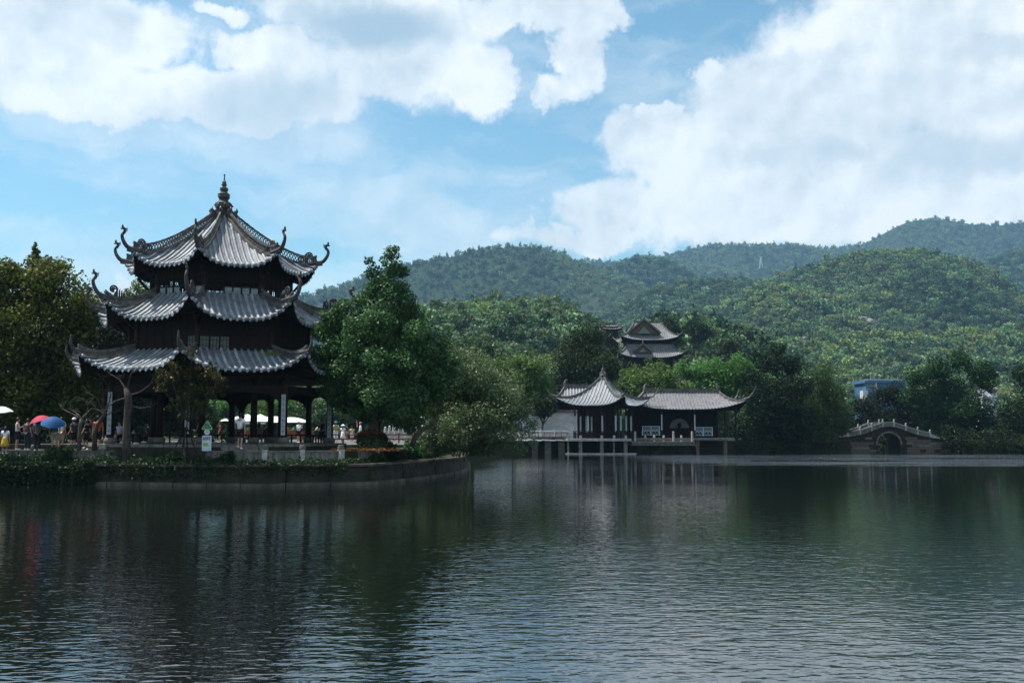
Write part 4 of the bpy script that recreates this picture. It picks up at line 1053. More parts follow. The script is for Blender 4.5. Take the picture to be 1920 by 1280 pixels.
scatter_leaves('ivy', 'ivy and creeping weeds along the planting ledge above the water', 'ivy', out, 'lf_ivy', .075, 22, kind='stuff')
# hanging dark scrub in front of the wall at the left edge
out = []
for i in range(9000):
    px = rg.uniform(-220, 210); x, y = np.interp(px, tabx, tabp[:, 0]), np.interp(px, tabx, tabp[:, 1]); out.append((x + rg.normal() * .05, y - 1.5 - rg.uniform(0, .35), rg.uniform(-.02, 1.0) + .1 * math.sin(px * .07)))
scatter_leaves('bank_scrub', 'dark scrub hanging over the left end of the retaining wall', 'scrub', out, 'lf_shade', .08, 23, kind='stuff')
for i, (px, h, w, lf, lab) in enumerate([(110, 1.0, 1.7, 'lf_mid', 'ferny green shrub on the ledge below the two open umbrellas'), (330, .55, 1.1, 'lf_ivy', 'low leafy shrub at the foot of the staked tree'), (428, .55, .9, 'lf_ivy', 'small shrub against the parapet just right of the sign'),
        (735, .95, 1.5, 'lf_ivy', 'shrub sprawling over the ledge right of the white topped post'), (752, .6, .6, 'lf_yellow', 'little yellow green plant among the ledge shrubs'), (800, 1.1, 1.9, 'lf_mid', 'tall shrub at the right end of the planting ledge'), (845, 1.0, 1.4, 'lf_shade', 'dark shrub at the corner of the bank below the leaning bush'), (770, 1.0, 1.7, 'lf_mid', 'bushy shrub between the yellow green plant and the tallest ledge shrub'), (822, .9, 1.6, 'lf_ivy', 'leafy shrub just left of the dark corner shrub'), (862, 1.1, 1.6, 'lf_bush', 'grey green shrub at the very end of the retaining wall'), (705, .5, .9, 'lf_ivy', 'low plant at the foot of the white topped post')]):
    p = on_parapet(px); shrub('ledge_shrub', lab, px, p.y - (.95 if px > 700 else .75), 1.0, h, w, 2200 if px > 700 else 1300, lf, .065, 40 + i)
shrub('clipped_shrub', 'round clipped shrub with reddish top beside the red hedge', 697, 52.5, 1.6, 1.12, 1.62, 7000, 'lf_red', .045, 51, round_=True, cat='topiary')
shrub('low_hedge', 'low green plants around the foot of the round clipped shrub', 700, 51.3, 1.6, .3, 2.6, 1400, 'lf_ivy', .05, 52)
# red flowering border behind the parapet
out = [(-7.2 + rg.uniform(-1.7, 1.7), 49.3 + rg.uniform(-.2, .2), 1.62 + abs(rg.normal()) * .06) for _ in range(1500)]
scatter_leaves('red_border', 'thin strip of red bedding plants behind the parapet', 'flowers', out, 'lf_red', .035, 53, kind='stuff', tintr=(.8, 1.0), accent=.5)

# ------------------------------------------------------------------ near trees
tree('camphor_tree', 'big dark green tree right of the pavilion with a narrow ragged top', 52.5,
     [(738, 478, 15), (728, 505, 20), (752, 512, 15), (700, 512, 16), (690, 490, 9), (722, 545, 32), (752, 560, 26), (690, 575, 30), (650, 590, 30), (625, 600, 22), (640, 630, 42), (700, 620, 52), (765, 610, 38), (640, 680, 42), (700, 690, 58), (775, 660, 52), (825, 640, 24),
      (620, 715, 22), (660, 735, 42), (730, 745, 55), (800, 715, 46), (760, 780, 34), (690, 775, 26), (840, 690, 24), (604, 625, 20), (600, 660, 22), (610, 700, 22), (604, 735, 12), (805, 670, 34), (825, 705, 30), (790, 625, 20), (700, 650, 46), (770, 590, 20)],
     92000, 'lf_mid', .08, base_px=708, trunk=.3, seed=3, sub=12, limbs=14, depth=.8)
tree('broadleaf_tree', 'big olive green tree filling the left edge of the picture', 60.0,
     [(40, 560, 60), (110, 560, 58), (60, 620, 85), (150, 615, 55), (-30, 590, 80), (120, 680, 82), (20, 700, 85), (55, 510, 26), (98, 508, 30), (185, 690, 42), (-60, 530, 60), (28, 505, 16), (8, 515, 28), (160, 575, 34), (175, 640, 28), (60, 750, 58), (-30, 750, 70), (135, 745, 50), (85, 525, 40), (195, 735, 26), (-120, 640, 80), (-110, 740, 80)],
     64000, 'lf_olive', .115, base_px=60, trunk=.42, seed=5, sub=13, limbs=14, depth=.7, accent=.015)
tree('cypress', 'narrow pointed conifer tip rising behind the left tree', 68.0, [(66, 456, 2), (66, 461, 3.5), (66, 467, 5), (66, 474, 7), (66, 483, 9), (66, 495, 11), (66, 510, 14), (66, 530, 18), (66, 555, 22)], 6000, 'lf_olive', .08, seed=6, trunk=.16, limbs=3, sub=6, subr=(.3, .5))
tree('crepe_myrtle', 'tree with sparse pink blossom beside the left roof corners', 58.5, [(212, 612, 24), (232, 640, 22), (190, 650, 26), (205, 680, 20), (228, 600, 12)], 5200, 'lf_pink', .075, base_px=190, seed=7, trunk=.12, accent=.012)
tree('broadleaf_tree', 'tree top showing above the middle roof left of the upper storey', 82.0, [(262, 540, 17), (240, 552, 12), (285, 548, 12), (262, 570, 30), (230, 575, 18)], 4200, 'lf_olive', .1, seed=8, trunk=.25)
tree('staked_tree', 'small thin tree with yellowing leaves staked in front of the pavilion', 47.4, [(350, 690, 26), (318, 702, 22), (388, 700, 24), (350, 735, 30), (302, 722, 18), (402, 735, 22), (330, 760, 20), (378, 765, 18), (360, 662, 10), (412, 712, 12), (345, 775, 14)],
     3600, 'lf_yellow', .062, base_px=347, trunk=.055, ground=1.3, seed=9, sub=10, limbs=11, depth=.9, accent=.05, subr=(.25, .5), shell=.3)
root = empty('tree_stakes', at(347, 850, 47.4), 'dark poles propping the small thin tree', 'stakes')
for a in (0, 1.6, 3.3, 4.7):
    MB().tube([(math.cos(a) * .6, math.sin(a) * .45, -.1), (math.cos(a) * .06, math.sin(a) * .06, 1.25)], .028, 6).build('stake', M['wood'], root)
MB().tube([(-.08, 0, 1.1), (.08, .02, 1.12)], .09, 8).build('binding', M['lf_ivy'], root)
tree('leaning_bush', 'broad leaning bush with white flecks hanging over the water', 57.5,
     [(838, 690, 36), (878, 702, 42), (850, 745, 50), (915, 742, 42), (905, 785, 52), (948, 782, 32), (965, 822, 24), (905, 828, 34), (860, 800, 46), (825, 760, 42), (832, 822, 38), (938, 838, 16), (850, 670, 18), (980, 845, 10), (985, 800, 24), (972, 775, 24), (1000, 832, 9), (932, 716, 28), (958, 748, 26), (990, 770, 12), (870, 850, 22), (900, 852, 16), (800, 815, 24), (815, 670, 22), (858, 678, 34), (895, 710, 40), (880, 735, 44), (935, 748, 38), (925, 780, 44), (850, 655, 20)],
     84000, 'lf_bush', .064, base_px=812, trunk=.16, seed=10, sub=14, limbs=12, depth=.7, accent=.004, ground=1.5, shell=.55, droop=.2)
# gnarled pruned trunks on the left
def gnarly(name, label, px, Y, pts, rads, twigs, m, seed, z0=1.6):
    root = empty(name, (xat(px, Y, z0), Y, z0), label, 'tree'); o = Vector(root.location); rg = random.Random(seed)
    W = [at(a, b, Y) - o for a, b in pts]; MB().tube(W, rads, 9).build('trunk', m, root, smooth=True)
    for tw in twigs:
        q = [at(a, b, Y + dy) - o for a, b, dy in tw]; mb = MB(); r0 = rads[-1] * .55 if len(tw) > 2 else rads[-1] * .3
        mb.tube(q, [r0 * (1 - .75 * i / (len(q) - 1)) for i in range(len(q))], 5)
        for k in range(5):
            a = q[-1].lerp(q[-2], rg.uniform(0, .9)); e = a + Vector((rg.uniform(-.5, .5), rg.uniform(-.3, .3), rg.uniform(-.1, .45))); mb.tube([a, a.lerp(e, .5) + Vector((0, 0, .05)), e], [.014, .01, .004], 4)
        mb.build('branch', m, root)
    return root
gnarly('pruned_tree', 'thick rough bare trunk standing just left of the staked tree', 238, 47.2, [(237, 862), (237, 830), (238, 790), (241, 765), (240, 742), (236, 728)], [.20, .19, .17, .19, .17, .10],
       [[(240, 745, 0), (215, 752, -.3), (190, 775, -.5)], [(240, 742, 0), (262, 735, .4), (280, 722, .6), (292, 700, .7)], [(237, 732, 0), (225, 712, .2), (205, 700, .4)], [(243, 760, 0), (262, 765, .3), (285, 762, .6)], [(238, 730, 0), (244, 705, -.2), (252, 690, -.4)]], M['bark'], 1, 1.0)
gnarly('bare_tree', 'pale dead looking tree with crooked bare branches near the orange shirt', 150, 47.8, [(148, 845), (149, 815), (151, 795), (153, 785)], [.10, .085, .08, .085],
       [[(153, 786, 0), (148, 778, 0), (140, 772, .2), (128, 765, .3)], [(153, 785, 0), (163, 775, .1), (165, 762, .1), (158, 748, 0)], [(153, 785, 0), (120, 768, .2), (112, 760, .3)], [(156, 790, 0), (168, 795, .1), (178, 803, .2)], [(153, 783, 0), (172, 765, .3), (196, 770, .5)]], M['bark_pale'], 2)
gnarly('bare_tree', 'crooked brown trunk forking behind the pale dead tree', 178, 49.0, [(178, 845), (177, 815), (182, 798), (190, 785), (200, 770)], [.12, .11, .10, .08, .06],
       [[(190, 785, 0), (210, 772, .2), (240, 768, .3)], [(200, 770, 0), (208, 740, .1), (198, 716, .2), (186, 700, .3)], [(182, 798, 0), (170, 790, .1), (160, 782, .2)], [(195, 778, 0), (182, 745, .2), (160, 735, .4)]], M['bark'], 3)
gnarly('leaning_tree', 'dark curved tree trunk below the leaning bush', 778, 52.0, [(772, 838), (778, 820), (790, 806), (806, 798), (822, 780)], [.15, .13, .12, .10, .07], [[(790, 806, 0), (784, 790, 0), (790, 770, 0)], [(806, 798, 0), (815, 812, .2), (830, 815, .3)]], M['bark'], 4)
# trunks in deep shade behind the left crowd
for i, (px, Y, lf) in enumerate([(20, 70, 'lf_shade'), (120, 74, 'lf_shade'), (220, 76, 'lf_shade'), (300, 82, 'lf_shade'), (-70, 66, 'lf_shade')]):
    tree('shade_tree', ['dark low tree behind the crowd under the umbrellas', 'dark leafy tree behind the orange shirted visitor', 'dark tree behind the left columns of the pavilion', 'dark tree seen between the leftmost pavilion columns', 'dark tree beyond the left edge of the terrace'][i], Y,
         [(px - 30, 720, 40), (px + 30, 725, 42), (px, 750, 48), (px - 35, 775, 32), (px + 35, 780, 32), (px, 795, 30), (px + 8, 700, 30)], 9000, lf, .13, base_px=px, seed=60 + i, trunk=.2, limbs=7)
# trees on the far side, seen between the pavilion columns and right of it
for i, (px, Y, top, lf) in enumerate([(395, 150, 752, 'lf_bright'), (440, 155, 748, 'lf_willow'), (485, 148, 750, 'lf_bright'), (528, 152, 746, 'lf_bright'), (572, 150, 748, 'lf_willow'), (618, 146, 748, 'lf_mid'), (665, 150, 744, 'lf_mid'), (712, 146, 742, 'lf_mid'), (760, 148, 744, 'lf_shade'), (340, 152, 755, 'lf_shade')]):
    tree('plaza_tree', ['green tree seen between the left inner columns', 'soft willow seen left of the man in white', 'bright tree seen above the white stall roof', 'fresh green tree right of the column with the couplet board', 'willow seen between the right columns', 'tree behind the blue hatted visitor', 'tree behind the round clipped shrub', 'dark tree behind the white balustrade posts', 'dark tree behind the two visitors in white shirts', 'dark tree behind the staked tree'][i], Y,
         [(px - 14, top + 14, 14), (px + 12, top + 12, 15), (px, top + 28, 20), (px - 18, top + 38, 16), (px + 18, top + 40, 16), (px, top + 52, 15)], 5000, lf, .17, base_px=px, seed=80 + i, trunk=.2)
def thicket(name, label, px0, px1, Y0, Y1, top, n, lf, size, seed, ground=1.6, low=None):
    """an uncountable mass of undergrowth: clumps crowding along a strip"""
    rg = np.random.default_rng(seed); cl = []
    for k in range(n // 300):
        px = rg.uniform(px0, px1); Y = rg.uniform(Y0, Y1); t = np.interp(px, [a for a, b in top], [b for a, b in top]); H = at(px, t, Y).z - ground
        r = H * rg.uniform(.14, .3); z = ground + rg.uniform(.05, .9) * (H - r); cl.append((xat(px, Y, z), Y, z, r))
    P, tint = crown_points(cl, n, rg, 5, .6); P = P[P[:, 2] > ground - .2]
    return scatter_leaves(name, label, None, P, lf, size, seed, kind='stuff')
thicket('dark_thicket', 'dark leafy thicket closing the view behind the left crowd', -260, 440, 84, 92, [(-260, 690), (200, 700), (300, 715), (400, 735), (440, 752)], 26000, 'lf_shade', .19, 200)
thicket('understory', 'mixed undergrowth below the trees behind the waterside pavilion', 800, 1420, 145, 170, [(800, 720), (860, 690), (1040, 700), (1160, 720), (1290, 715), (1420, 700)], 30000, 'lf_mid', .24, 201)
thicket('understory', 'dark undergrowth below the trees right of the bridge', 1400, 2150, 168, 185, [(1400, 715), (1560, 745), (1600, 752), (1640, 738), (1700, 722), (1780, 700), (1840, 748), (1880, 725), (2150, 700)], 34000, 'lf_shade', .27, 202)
thicket('understory', 'dark undergrowth behind the far end of the plaza', 420, 830, 158, 175, [(420, 765), (600, 765), (830, 740)], 12000, 'lf_mid', .2, 203)
_p = [(rg.uniform(51, 60), rg.uniform(176, 183), rg.uniform(-.1, 6)) for _ in range(5000)] + [(rg.uniform(56.9, 57.8), rg.uniform(152, 184), rg.uniform(-.1, 2.6)) for _ in range(2500)] + [(rg.uniform(53.0, 53.8), rg.uniform(152, 184), rg.uniform(-.1, 2.6)) for _ in range(2500)]  # dark leaves added to darken the arch opening, covering the bright channel banks
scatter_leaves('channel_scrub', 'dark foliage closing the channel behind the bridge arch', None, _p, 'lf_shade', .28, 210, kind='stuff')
BT = [
 ('bright_tree', 'light green layered tree left of the waterside pavilion', 136, [(943, 690, 22), (972, 678, 20), (1003, 690, 24), (985, 722, 34), (1020, 722, 20), (950, 725, 26), (1010, 752, 26), (985, 775, 24), (962, 755, 20), (1000, 662, 8)], 1015, 'lf_bright', 15000, .17),
 ('broadleaf_tree', 'mid green tree behind the leaning bush', 142, [(880, 672, 34), (905, 655, 24), (850, 668, 28), (900, 710, 32), (930, 670, 16)], 885, 'lf_mid', 9000, .2),
 ('banyan_tree', 'huge dark dome shaped tree behind the waterside pavilion', 152, [(1103, 655, 42), (1078, 682, 40), (1132, 685, 36), (1100, 722, 54), (1062, 705, 24), (1140, 715, 22), (1090, 632, 18), (1118, 634, 18), (1060, 745, 28)], 1100, 'lf_dome', 24000, .17),
 ('bright_tree', 'rounded bright tree in front of the distant tower', 146, [(1190, 707, 24), (1222, 698, 24), (1250, 712, 24), (1168, 722, 18), (1212, 732, 34), (1278, 738, 22), (1240, 745, 26), (1180, 745, 20)], 1215, 'lf_bright', 14000, .18),
 ('bright_tree', 'spreading bright tree right of the distant tower', 150, [(1300, 700, 22), (1338, 692, 26), (1380, 688, 22), (1320, 730, 30), (1370, 722, 34), (1408, 702, 26), (1280, 690, 14), (1345, 750, 28), (1300, 745, 22)], 1345, 'lf_bright', 17000, .18),
 ('evergreen_tree', 'tall dark evergreen beside the right end of the corridor roof', 137, [(1462, 655, 16), (1445, 680, 26), (1482, 685, 26), (1430, 730, 42), (1480, 740, 46), (1412, 785, 38), (1468, 795, 46), (1502, 725, 22), (1402, 705, 16), (1500, 790, 30), (1440, 825, 22), (1490, 828, 20), (1415, 670, 12)], 1455, 'lf_shade', 30000, .15),
 ('willow_tree', 'weeping willow at the water edge left of the stone bridge', 141, [(1535, 700, 26), (1560, 728, 26), (1540, 765, 40), (1572, 775, 26), (1535, 812, 34), (1580, 800, 18), (1520, 740, 24), (1590, 770, 10)], 1545, 'lf_willow', 20000, .13),
 ('broadleaf_tree', 'low dark tree below the blue building', 168, [(1618, 762, 22), (1650, 744, 22), (1690, 742, 26), (1668, 736, 16), (1640, 788, 32), (1700, 788, 32), (1605, 795, 22), (1670, 805, 24)], 1655, 'lf_shade', 13000, .17),
 ('spreading_tree', 'wide spreading tree with flat layered crown right of the bridge', 156, [(1760, 690, 26), (1798, 678, 22), (1840, 698, 26), (1722, 712, 22), (1780, 728, 34), (1852, 722, 18), (1740, 758, 38), (1812, 768, 38), (1845, 785, 28), (1775, 798, 32), (1710, 742, 22), (1860, 700, 12)], 1785, 'lf_dark', 24000, .17),
 ('evergreen_tree', 'dark tree mass cut by the right edge of the picture', 146, [(1912, 700, 20), (1932, 738, 40), (1895, 768, 26), (1920, 800, 44), (1872, 818, 28), (1962, 700, 44), (1990, 780, 60), (1850, 828, 18)], 1925, 'lf_shade', 20000, .16),
 ('courtyard_tree', 'small dark tree in front of the white garden wall', 130.5, [(1012, 768, 16), (1030, 752, 12), (1005, 752, 10), (1022, 775, 12), (1038, 768, 8)], 1018, 'lf_dark', 3600, .11),
 ('broadleaf_tree', 'rust tinged tree on the slope right of the distant tower', 235, [(1368, 648, 11), (1380, 655, 10), (1358, 657, 9)], 1368, 'lf_yellow', 2200, .22),
 ('broadleaf_tree', 'dark rounded tree touching the right of the tower ridge', 262, [(1255, 612, 18), (1268, 622, 14), (1245, 625, 14), (1258, 640, 20)], 1256, 'lf_dark', 4200, .24),
 ('broadleaf_tree', 'dark pointed tree on the knoll right of the tower', 300, [(1300, 606, 12), (1312, 612, 14), (1290, 618, 14), (1330, 622, 14), (1308, 630, 16)], 1305, 'lf_dark', 4200, .26),
 ('broadleaf_tree', 'tree beyond the right edge of the lake', 120, [(2010, 760, 60), (2060, 720, 60), (2100, 790, 60)], 2050, 'lf_shade', 12000, .2),
]
for i, (nm, lab, Y, cl, bx, lf, n, sz) in enumerate(BT):
    tree(nm, lab, Y, cl, n, lf, sz, base_px=bx, seed=120 + i, trunk=.3 if sz > .15 else .16, sub=11, weep=.5 if nm == 'willow_tree' else 0, droop=.5 if nm == 'willow_tree' else 0, limbs=9, depth=.5)
# bank scrub and hedges along the far shore
SHPX = [x / y * FPX + 960 for x, y in FARS[7:10]] + [x / y * FPX + 960 for x, y in FARS[14:18]]; SHY = [y for x, y in FARS[7:10]] + [y for x, y in FARS[14:18]]
out = []
for i in range(24000):
    px = rg.uniform(1378, 2150)
    if 1566 < px < 1764: continue
    q_ = np.interp(px, SHPX, SHY); Y = q_ + (rg.uniform(-.7, .3) if i % 3 == 0 else rg.uniform(-.3, 3)); h = (.1 if i % 3 == 0 else 1.6) + .9 * math.sin(px * .045) * math.sin(px * .013 + 1); out.append((xat(px, Y, 1.6), Y, rg.uniform(.05, 1.5 + h)))
scatter_leaves('shore_scrub', 'dark undergrowth along the far shore either side of the bridge', 'scrub', out, 'lf_shade', .15, 130, kind='stuff')
out = [(xat(px, 128.6, 1.8), 128.6 + rg.uniform(0, .8), 1.6 + rg.uniform(0, .5)) for px in rg.uniform(995, 1058, 2500)]
scatter_leaves('garden_hedge', 'low clipped hedge along the foot of the white garden wall', 'hedge', out, 'lf_mid', .09, 131)
for i, px in enumerate((1400, 1418, 1440)): shrub('shore_bush', ['green bush near the right end of the corridor', 'small yellow green bush left of the evergreen', 'low bush at the foot of the evergreen'][i], px, 135.5, 1.6, .9, 1.8, 900, 'lf_willow', .1, 140 + i)
# ------------------------------------------------------------------ distant and far-shore buildings


def hip_roof(parent, c, rz, hx, hy, tx, z0, z1, lift=.5, ext=.3, sp=.45, m='tile_old', pw=1.35, horn_l=1.0, horn_z=.9, r=.085, name='roof', horns=(0, 1, 2, 3), ridge_w=.16, ty=0.0):
    """a four-sided roof with concave slopes, upturned corners, tile rows and hip ridges"""
    c = Vector(c)
    def S(face, s, t):          # face 0..3, s along the eave, t from eave (0) to top (1)
        hw, tw, d0, d1 = ((hx, tx, hy, ty) if face % 2 == 0 else (hy, ty, hx, tx)); w = hw + (tw - hw) * t; u = min(1.1, abs(s) / max(w, .01))
        d = d0 + (d1 - d0) * t + ext * u ** 3 * (1 - t) ** 3; z = z1 + (z0 - z1) * t ** pw + lift * u ** 3.2 * (1 - t) ** 2.2
        a = face * math.pi / 2 + rz; x, y = s, -d
        return Vector((c.x + x * math.cos(a) - y * math.sin(a), c.y + x * math.sin(a) + y * math.cos(a), z)) 
    sh = MB(); rows = MB(); nu, nv = 12, 8
    for f in range(4):
        hw, tw = (hx, tx) if f % 2 == 0 else (hy, ty)
        for (zo, flip) in ((0, False), (-.16, True)):
            vs = []; 
            for j in range(nv + 1):
                t = j / nv; w = hw + (tw - hw) * t + ext * (1 - t) ** 3
                for i in range(-nu, nu + 1): p = S(f, w * i / nu, t); vs.append(p - c * 1 + Vector((0, 0, zo)))
            n = 2 * nu + 1; fs = [(j * n + i, j * n + i + 1, (j + 1) * n + i + 1, (j + 1) * n + i) for j in range(nv) for i in range(n - 1)]
            sh.mi = 1 if flip else 0; sh.add(vs, [g[::-1] for g in fs] if flip else fs)
        k = int((hw + ext * .7) / sp)
        for i in range(-k, k + 1):
            s = i * sp; tm = min(1, (hw - abs(s)) / max(.01, hw - tw)) if hw > tw + .01 else 1
            if tm < .04: continue
            pts = [S(f, s, tm * j / 6) + Vector((0, 0, .03)) - c for j in range(7)]
            pts[0] = pts[0] + (pts[0] - pts[1]).normalized() * .08
            rows.tube(pts, r, 5)
    rf = sh.build(name, [M['tile_pan'], M['soffit']], parent, smooth=True)
    rows.build('tile_rows', M[m], rf)['kind'] = 'stuff'
    for q in range(4):
        hw, tw = (hx, tx) if q % 2 == 0 else (hy, ty)
        pts = [S(q, hw + (tw - hw) * t + ext * (1 - t) ** 3, t) - c + Vector((0, 0, .16)) for t in [1 - j / 8 for j in range(9)]]
        mb = MB()
        for a, b in zip(pts[:-1], pts[1:]): mb.bar(a, b, ridge_w, .34)
        if q in horns:
            e = pts[-1]; d = (pts[-1] - pts[-3]); d.z = 0; d.normalize()
            hp = [e - d * .3, e + d * horn_l * .35 + Vector((0, 0, horn_z * .14)), e + d * horn_l * .75 + Vector((0, 0, horn_z * .5)), e + d * horn_l + Vector((0, 0, horn_z))]
            mb.tube(hp, [.17, .14, .09, .03], 6); mb.tube([e - d * .5, e - d * .5 + Vector((0, 0, .45)), e - d * .35 + Vector((0, 0, .6))], [.13, .1, .03], 5)
        mb.build('hip_ridge', M['ridge'], rf)
    if tx > .1:
        a = rz; A = Vector((-tx * math.cos(a), -tx * math.sin(a), z0 + .2)) ; B = Vector((tx * math.cos(a), tx * math.sin(a), z0 + .2))
        mb = MB().bar(A, B, .2, .5); mb.bar(A + Vector((0, 0, .3)), B + Vector((0, 0, .3)), .28, .08)
        mb.build('main_ridge', M['ridge'], rf)
        for e, o in ((A, 1), (B, -1)):
            mb = MB(); d = (B - A).normalized() * o; mb.tube([e, e + Vector((0, 0, .55)), e + d * .15 + Vector((0, 0, .9)), e + d * .4 + Vector((0, 0, 1.0))], [.22, .2, .13, .04], 6)
            mb.build('ridge_ornament', M['ridge'], rf)
    return rf


def rail(parent, a, b, h, n, m, name='railing', bars=8):
    a, b = Vector(a), Vector(b); mb = MB(); up = Vector((0, 0, 1))
    mb.bar(a + up * h, b + up * h, .07, .06); mb.bar(a + up * h * .62, b + up * h * .62, .05); mb.bar(a + up * .08, b + up * .08, .05)
    for i in range(n + 1): q = a.lerp(b, i / n); mb.bar(q, q + up * h, .06)
    for i in range(n * bars): q = a.lerp(b, (i + .5) / (n * bars)); mb.bar(q + up * h * .62, q + up * h, .025)
    for i in range(n * 3): q0, q1 = a.lerp(b, i / (n * 3)), a.lerp(b, (i + 1) / (n * 3)); mb.bar(q0 + up * .1, q1 + up * h * .6, .025); mb.bar(q1 + up * .1, q0 + up * h * .6, .025)
    return mb.build(name, m, parent)


# --- waterside pavilion
YW = 128.0
wc = Vector((xat(1131, YW, 4), YW, 0)); DZ = zat(822, 124)
wp = empty('waterside_pavilion', wc, 'small square pavilion with pointed tiled roof standing over the water', 'pavilion')
za, ze = zat(711, YW), zat(760, YW - 3)
hip_roof(wp, (0, 0, 0), R(-27), 4.0, 4.0, .25, za, ze, lift=.75, ext=.55, sp=.46, m='tile', pw=1.5, horn_l=1.15, horn_z=1.15, ty=.25)
sfn = [(.42, -.3), (.40, .1), (.28, .2), (.26, .35), (.36, .42), (.36, .6), (.2, .68), (.18, .8), (.27, .86), (.26, 1.0), (.12, 1.06), (.12, 1.2), (.18, 1.25), (.15, 1.36), (.05, 1.42), (.04, 1.7), (.01, 1.9)]
MB().lathe(sfn, 10, (0, 0, za)).build('finial', M['ridge'], wp)
cr_, sr_ = math.cos(R(-27)), math.sin(R(-27)); rot = lambda x, y: Vector((x * cr_ - y * sr_, x * sr_ + y * cr_, 0))
cols = [(i * 2.75, j * 2.75) for i in (-1, -.35, .35, 1) for j in (-1, -.35, .35, 1) if abs(i) == 1 or abs(j) == 1]
for (x, y) in cols:
    q = rot(x, y); c = MB().tube([q + Vector((0, 0, DZ)), q + Vector((0, 0, ze + .5))], .13, 8).build('column', M['column'], wp)
    if y < 0 or abs(x) > 2.5: MB().box(q + Vector((0, -.16, DZ + 1.85)), (.2, .03, 2.0)).build('couplet_board', M['plaque'], c)
mb = MB()
for (a, b) in (((-1, -1), (1, -1)), ((1, -1), (1, 1)), ((1, 1), (-1, 1)), ((-1, 1), (-1, -1))): mb.bar(rot(a[0] * 2.75, a[1] * 2.75) + Vector((0, 0, ze - .1)), rot(b[0] * 2.75, b[1] * 2.75) + Vector((0, 0, ze - .1)), .2, .5)
mb.build('beams', M['wood'], wp)
for (a, b) in (((-1, -1), (1, -1)), ((1, -1), (1, 1)), ((-1, 1), (-1, -1))):
    rail(wp, rot(a[0] * 2.9, a[1] * 2.9) + Vector((0, 0, DZ)), rot(b[0] * 2.9, b[1] * 2.9) + Vector((0, 0, DZ)), .95, 4, M['wood'], bars=6)
dk = empty('pavilion_deck', (wc.x, wc.y, 0), 'stone deck on stilts carrying the waterside pavilion', 'deck')
x0, x1 = xat(1064, 124, 1.8) - wc.x, xat(1184, 124, 1.8) - wc.x
MB().box(((x0 + x1) / 2, .6, DZ - .15), (x1 - x0, 9, .3)).build('deck_slab', M['marble'], dk)
for px in (1066, 1089, 1129, 1152, 1174):
    w = .42 if px in (1089, 1129, 1174) else .2; MB().box((xat(px, 124, 1) - wc.x, -3.4, DZ / 2 - .5), (w, w, DZ + .7)).build('stilt', M['stone'], dk)
    if px > 1070: MB().box((xat(px, 124, 1) - wc.x, .4, DZ / 2 - .5), (.3, .3, DZ + .7)).build('stilt', M['stone_dk'], dk)
    MB().box((xat(px, 124, 1) - wc.x, -3.75, DZ + .15), (.26, .26, .5)).build('deck_post', M['marble'], dk)
MB().box(((x0 + x1) / 2 + .2, -3.6, .05), (x1 - x0 + .8, .6, .12)).build('footing_slab', M['marble'], dk)
# --- long corridor hall
YC = 133.0
cc = Vector((xat(1278, YC, 4), YC, 0)); FZ = zat(820, 129)
ch = empty('corridor_hall', cc, 'long low hall with weathered tiled roof and upswept right corner beside the water', 'hall')
zr, ze2 = zat(736, YC), zat(767, YC - 3.4)
hip_roof(ch, (0, 0, 0), 0, 7.2, 3.6, 4.9, zr, ze2, lift=.9, ext=.5, sp=.42, m='tile_old', pw=1.2, horn_l=1.7, horn_z=1.7)
for px in (1186, 1241, 1302, 1360, 1380):
    MB().tube([(xat(px, YC - 2.6, 3) - cc.x, -2.6, FZ - .1), (xat(px, YC - 2.6, 3) - cc.x, -2.6, ze2 + .3)], .14, 8).build('column', M['column'], ch)
for px in (1241, 1303): MB().box((xat(px, YC - 2.8, 3) - cc.x, -2.82, (zat(777, 130) + zat(806, 130)) / 2), (.13, .04, zat(777, 130) - zat(806, 130))).build('couplet_board', M['white'], ch)
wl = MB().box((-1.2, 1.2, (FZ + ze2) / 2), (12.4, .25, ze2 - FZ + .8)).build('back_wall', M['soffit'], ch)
MB().box((0, -2.6, ze2 + .05), (13.4, .2, .45)).build('beam', M['wood'], ch)
# fan shaped window: pale panel in a frame, with the dark silhouette of a plant
fc = Vector((xat(1274, YC + 1, 3) - cc.x, 1.05, zat(802, YC + 1))); rw = 1.35
poly = [fc + Vector((math.cos(a) * rw, 0, math.sin(a) * rw * .98)) for a in [math.pi * i / 16 for i in range(17)]]
mb = MB(); o2 = [p + Vector((0, .04, 0)) for p in poly]; mb.add(poly + o2, [tuple(range(17)), tuple(range(33, 16, -1))] + [(i, i + 17, (i + 1) % 17 + 17, (i + 1) % 17) for i in range(17)])
fw = mb.build('fan_window', mat('pale window backdrop', (.16, .165, .15), .9, .25, 1.5), wl)
mb = MB(); mb.tube([p + Vector((0, -.03, 0)) for p in poly], .06, 5)
for k in range(7): a = R(50 + k * 14); mb.tube([fc + Vector((0, -.08, -.1)), fc + Vector((math.cos(a) * .5, -.1, math.sin(a) * .8))], [.09, .02], 4)
mb.build('window_tracery', M['wood'], wl)
def pale_rail(pxa, pxb, pyt, pyb, Y, label):
    a, b = at(pxa, pyb, Y), at(pxb, pyb, Y); h = zat(pyt, Y) - a.z; root = empty('lattice_bench', a, label, 'bench'); d = b - a; d.z = 0
    rail(root, (0, 0, 0), d, h, 2, M['blue_rail'], bars=9); MB().bar(Vector((0, .35, h * .5)), d + Vector((0, .35, h * .5)), .5, .06).build('seat', M['blue_rail'], root)
    for i in range(3): q = d * (i / 2); MB().bar(q + Vector((0, .35, 0)), q + Vector((0, .35, h * .5)), .08).build('leg', M['blue_rail'], root)
pale_rail(1205, 1237, 799, 816, 130.0, 'pale blue latticed bench railing left of the fan shaped window')
pale_rail(1302, 1336, 801, 817, 130.4, 'pale blue latticed bench railing right of the fan shaped window')
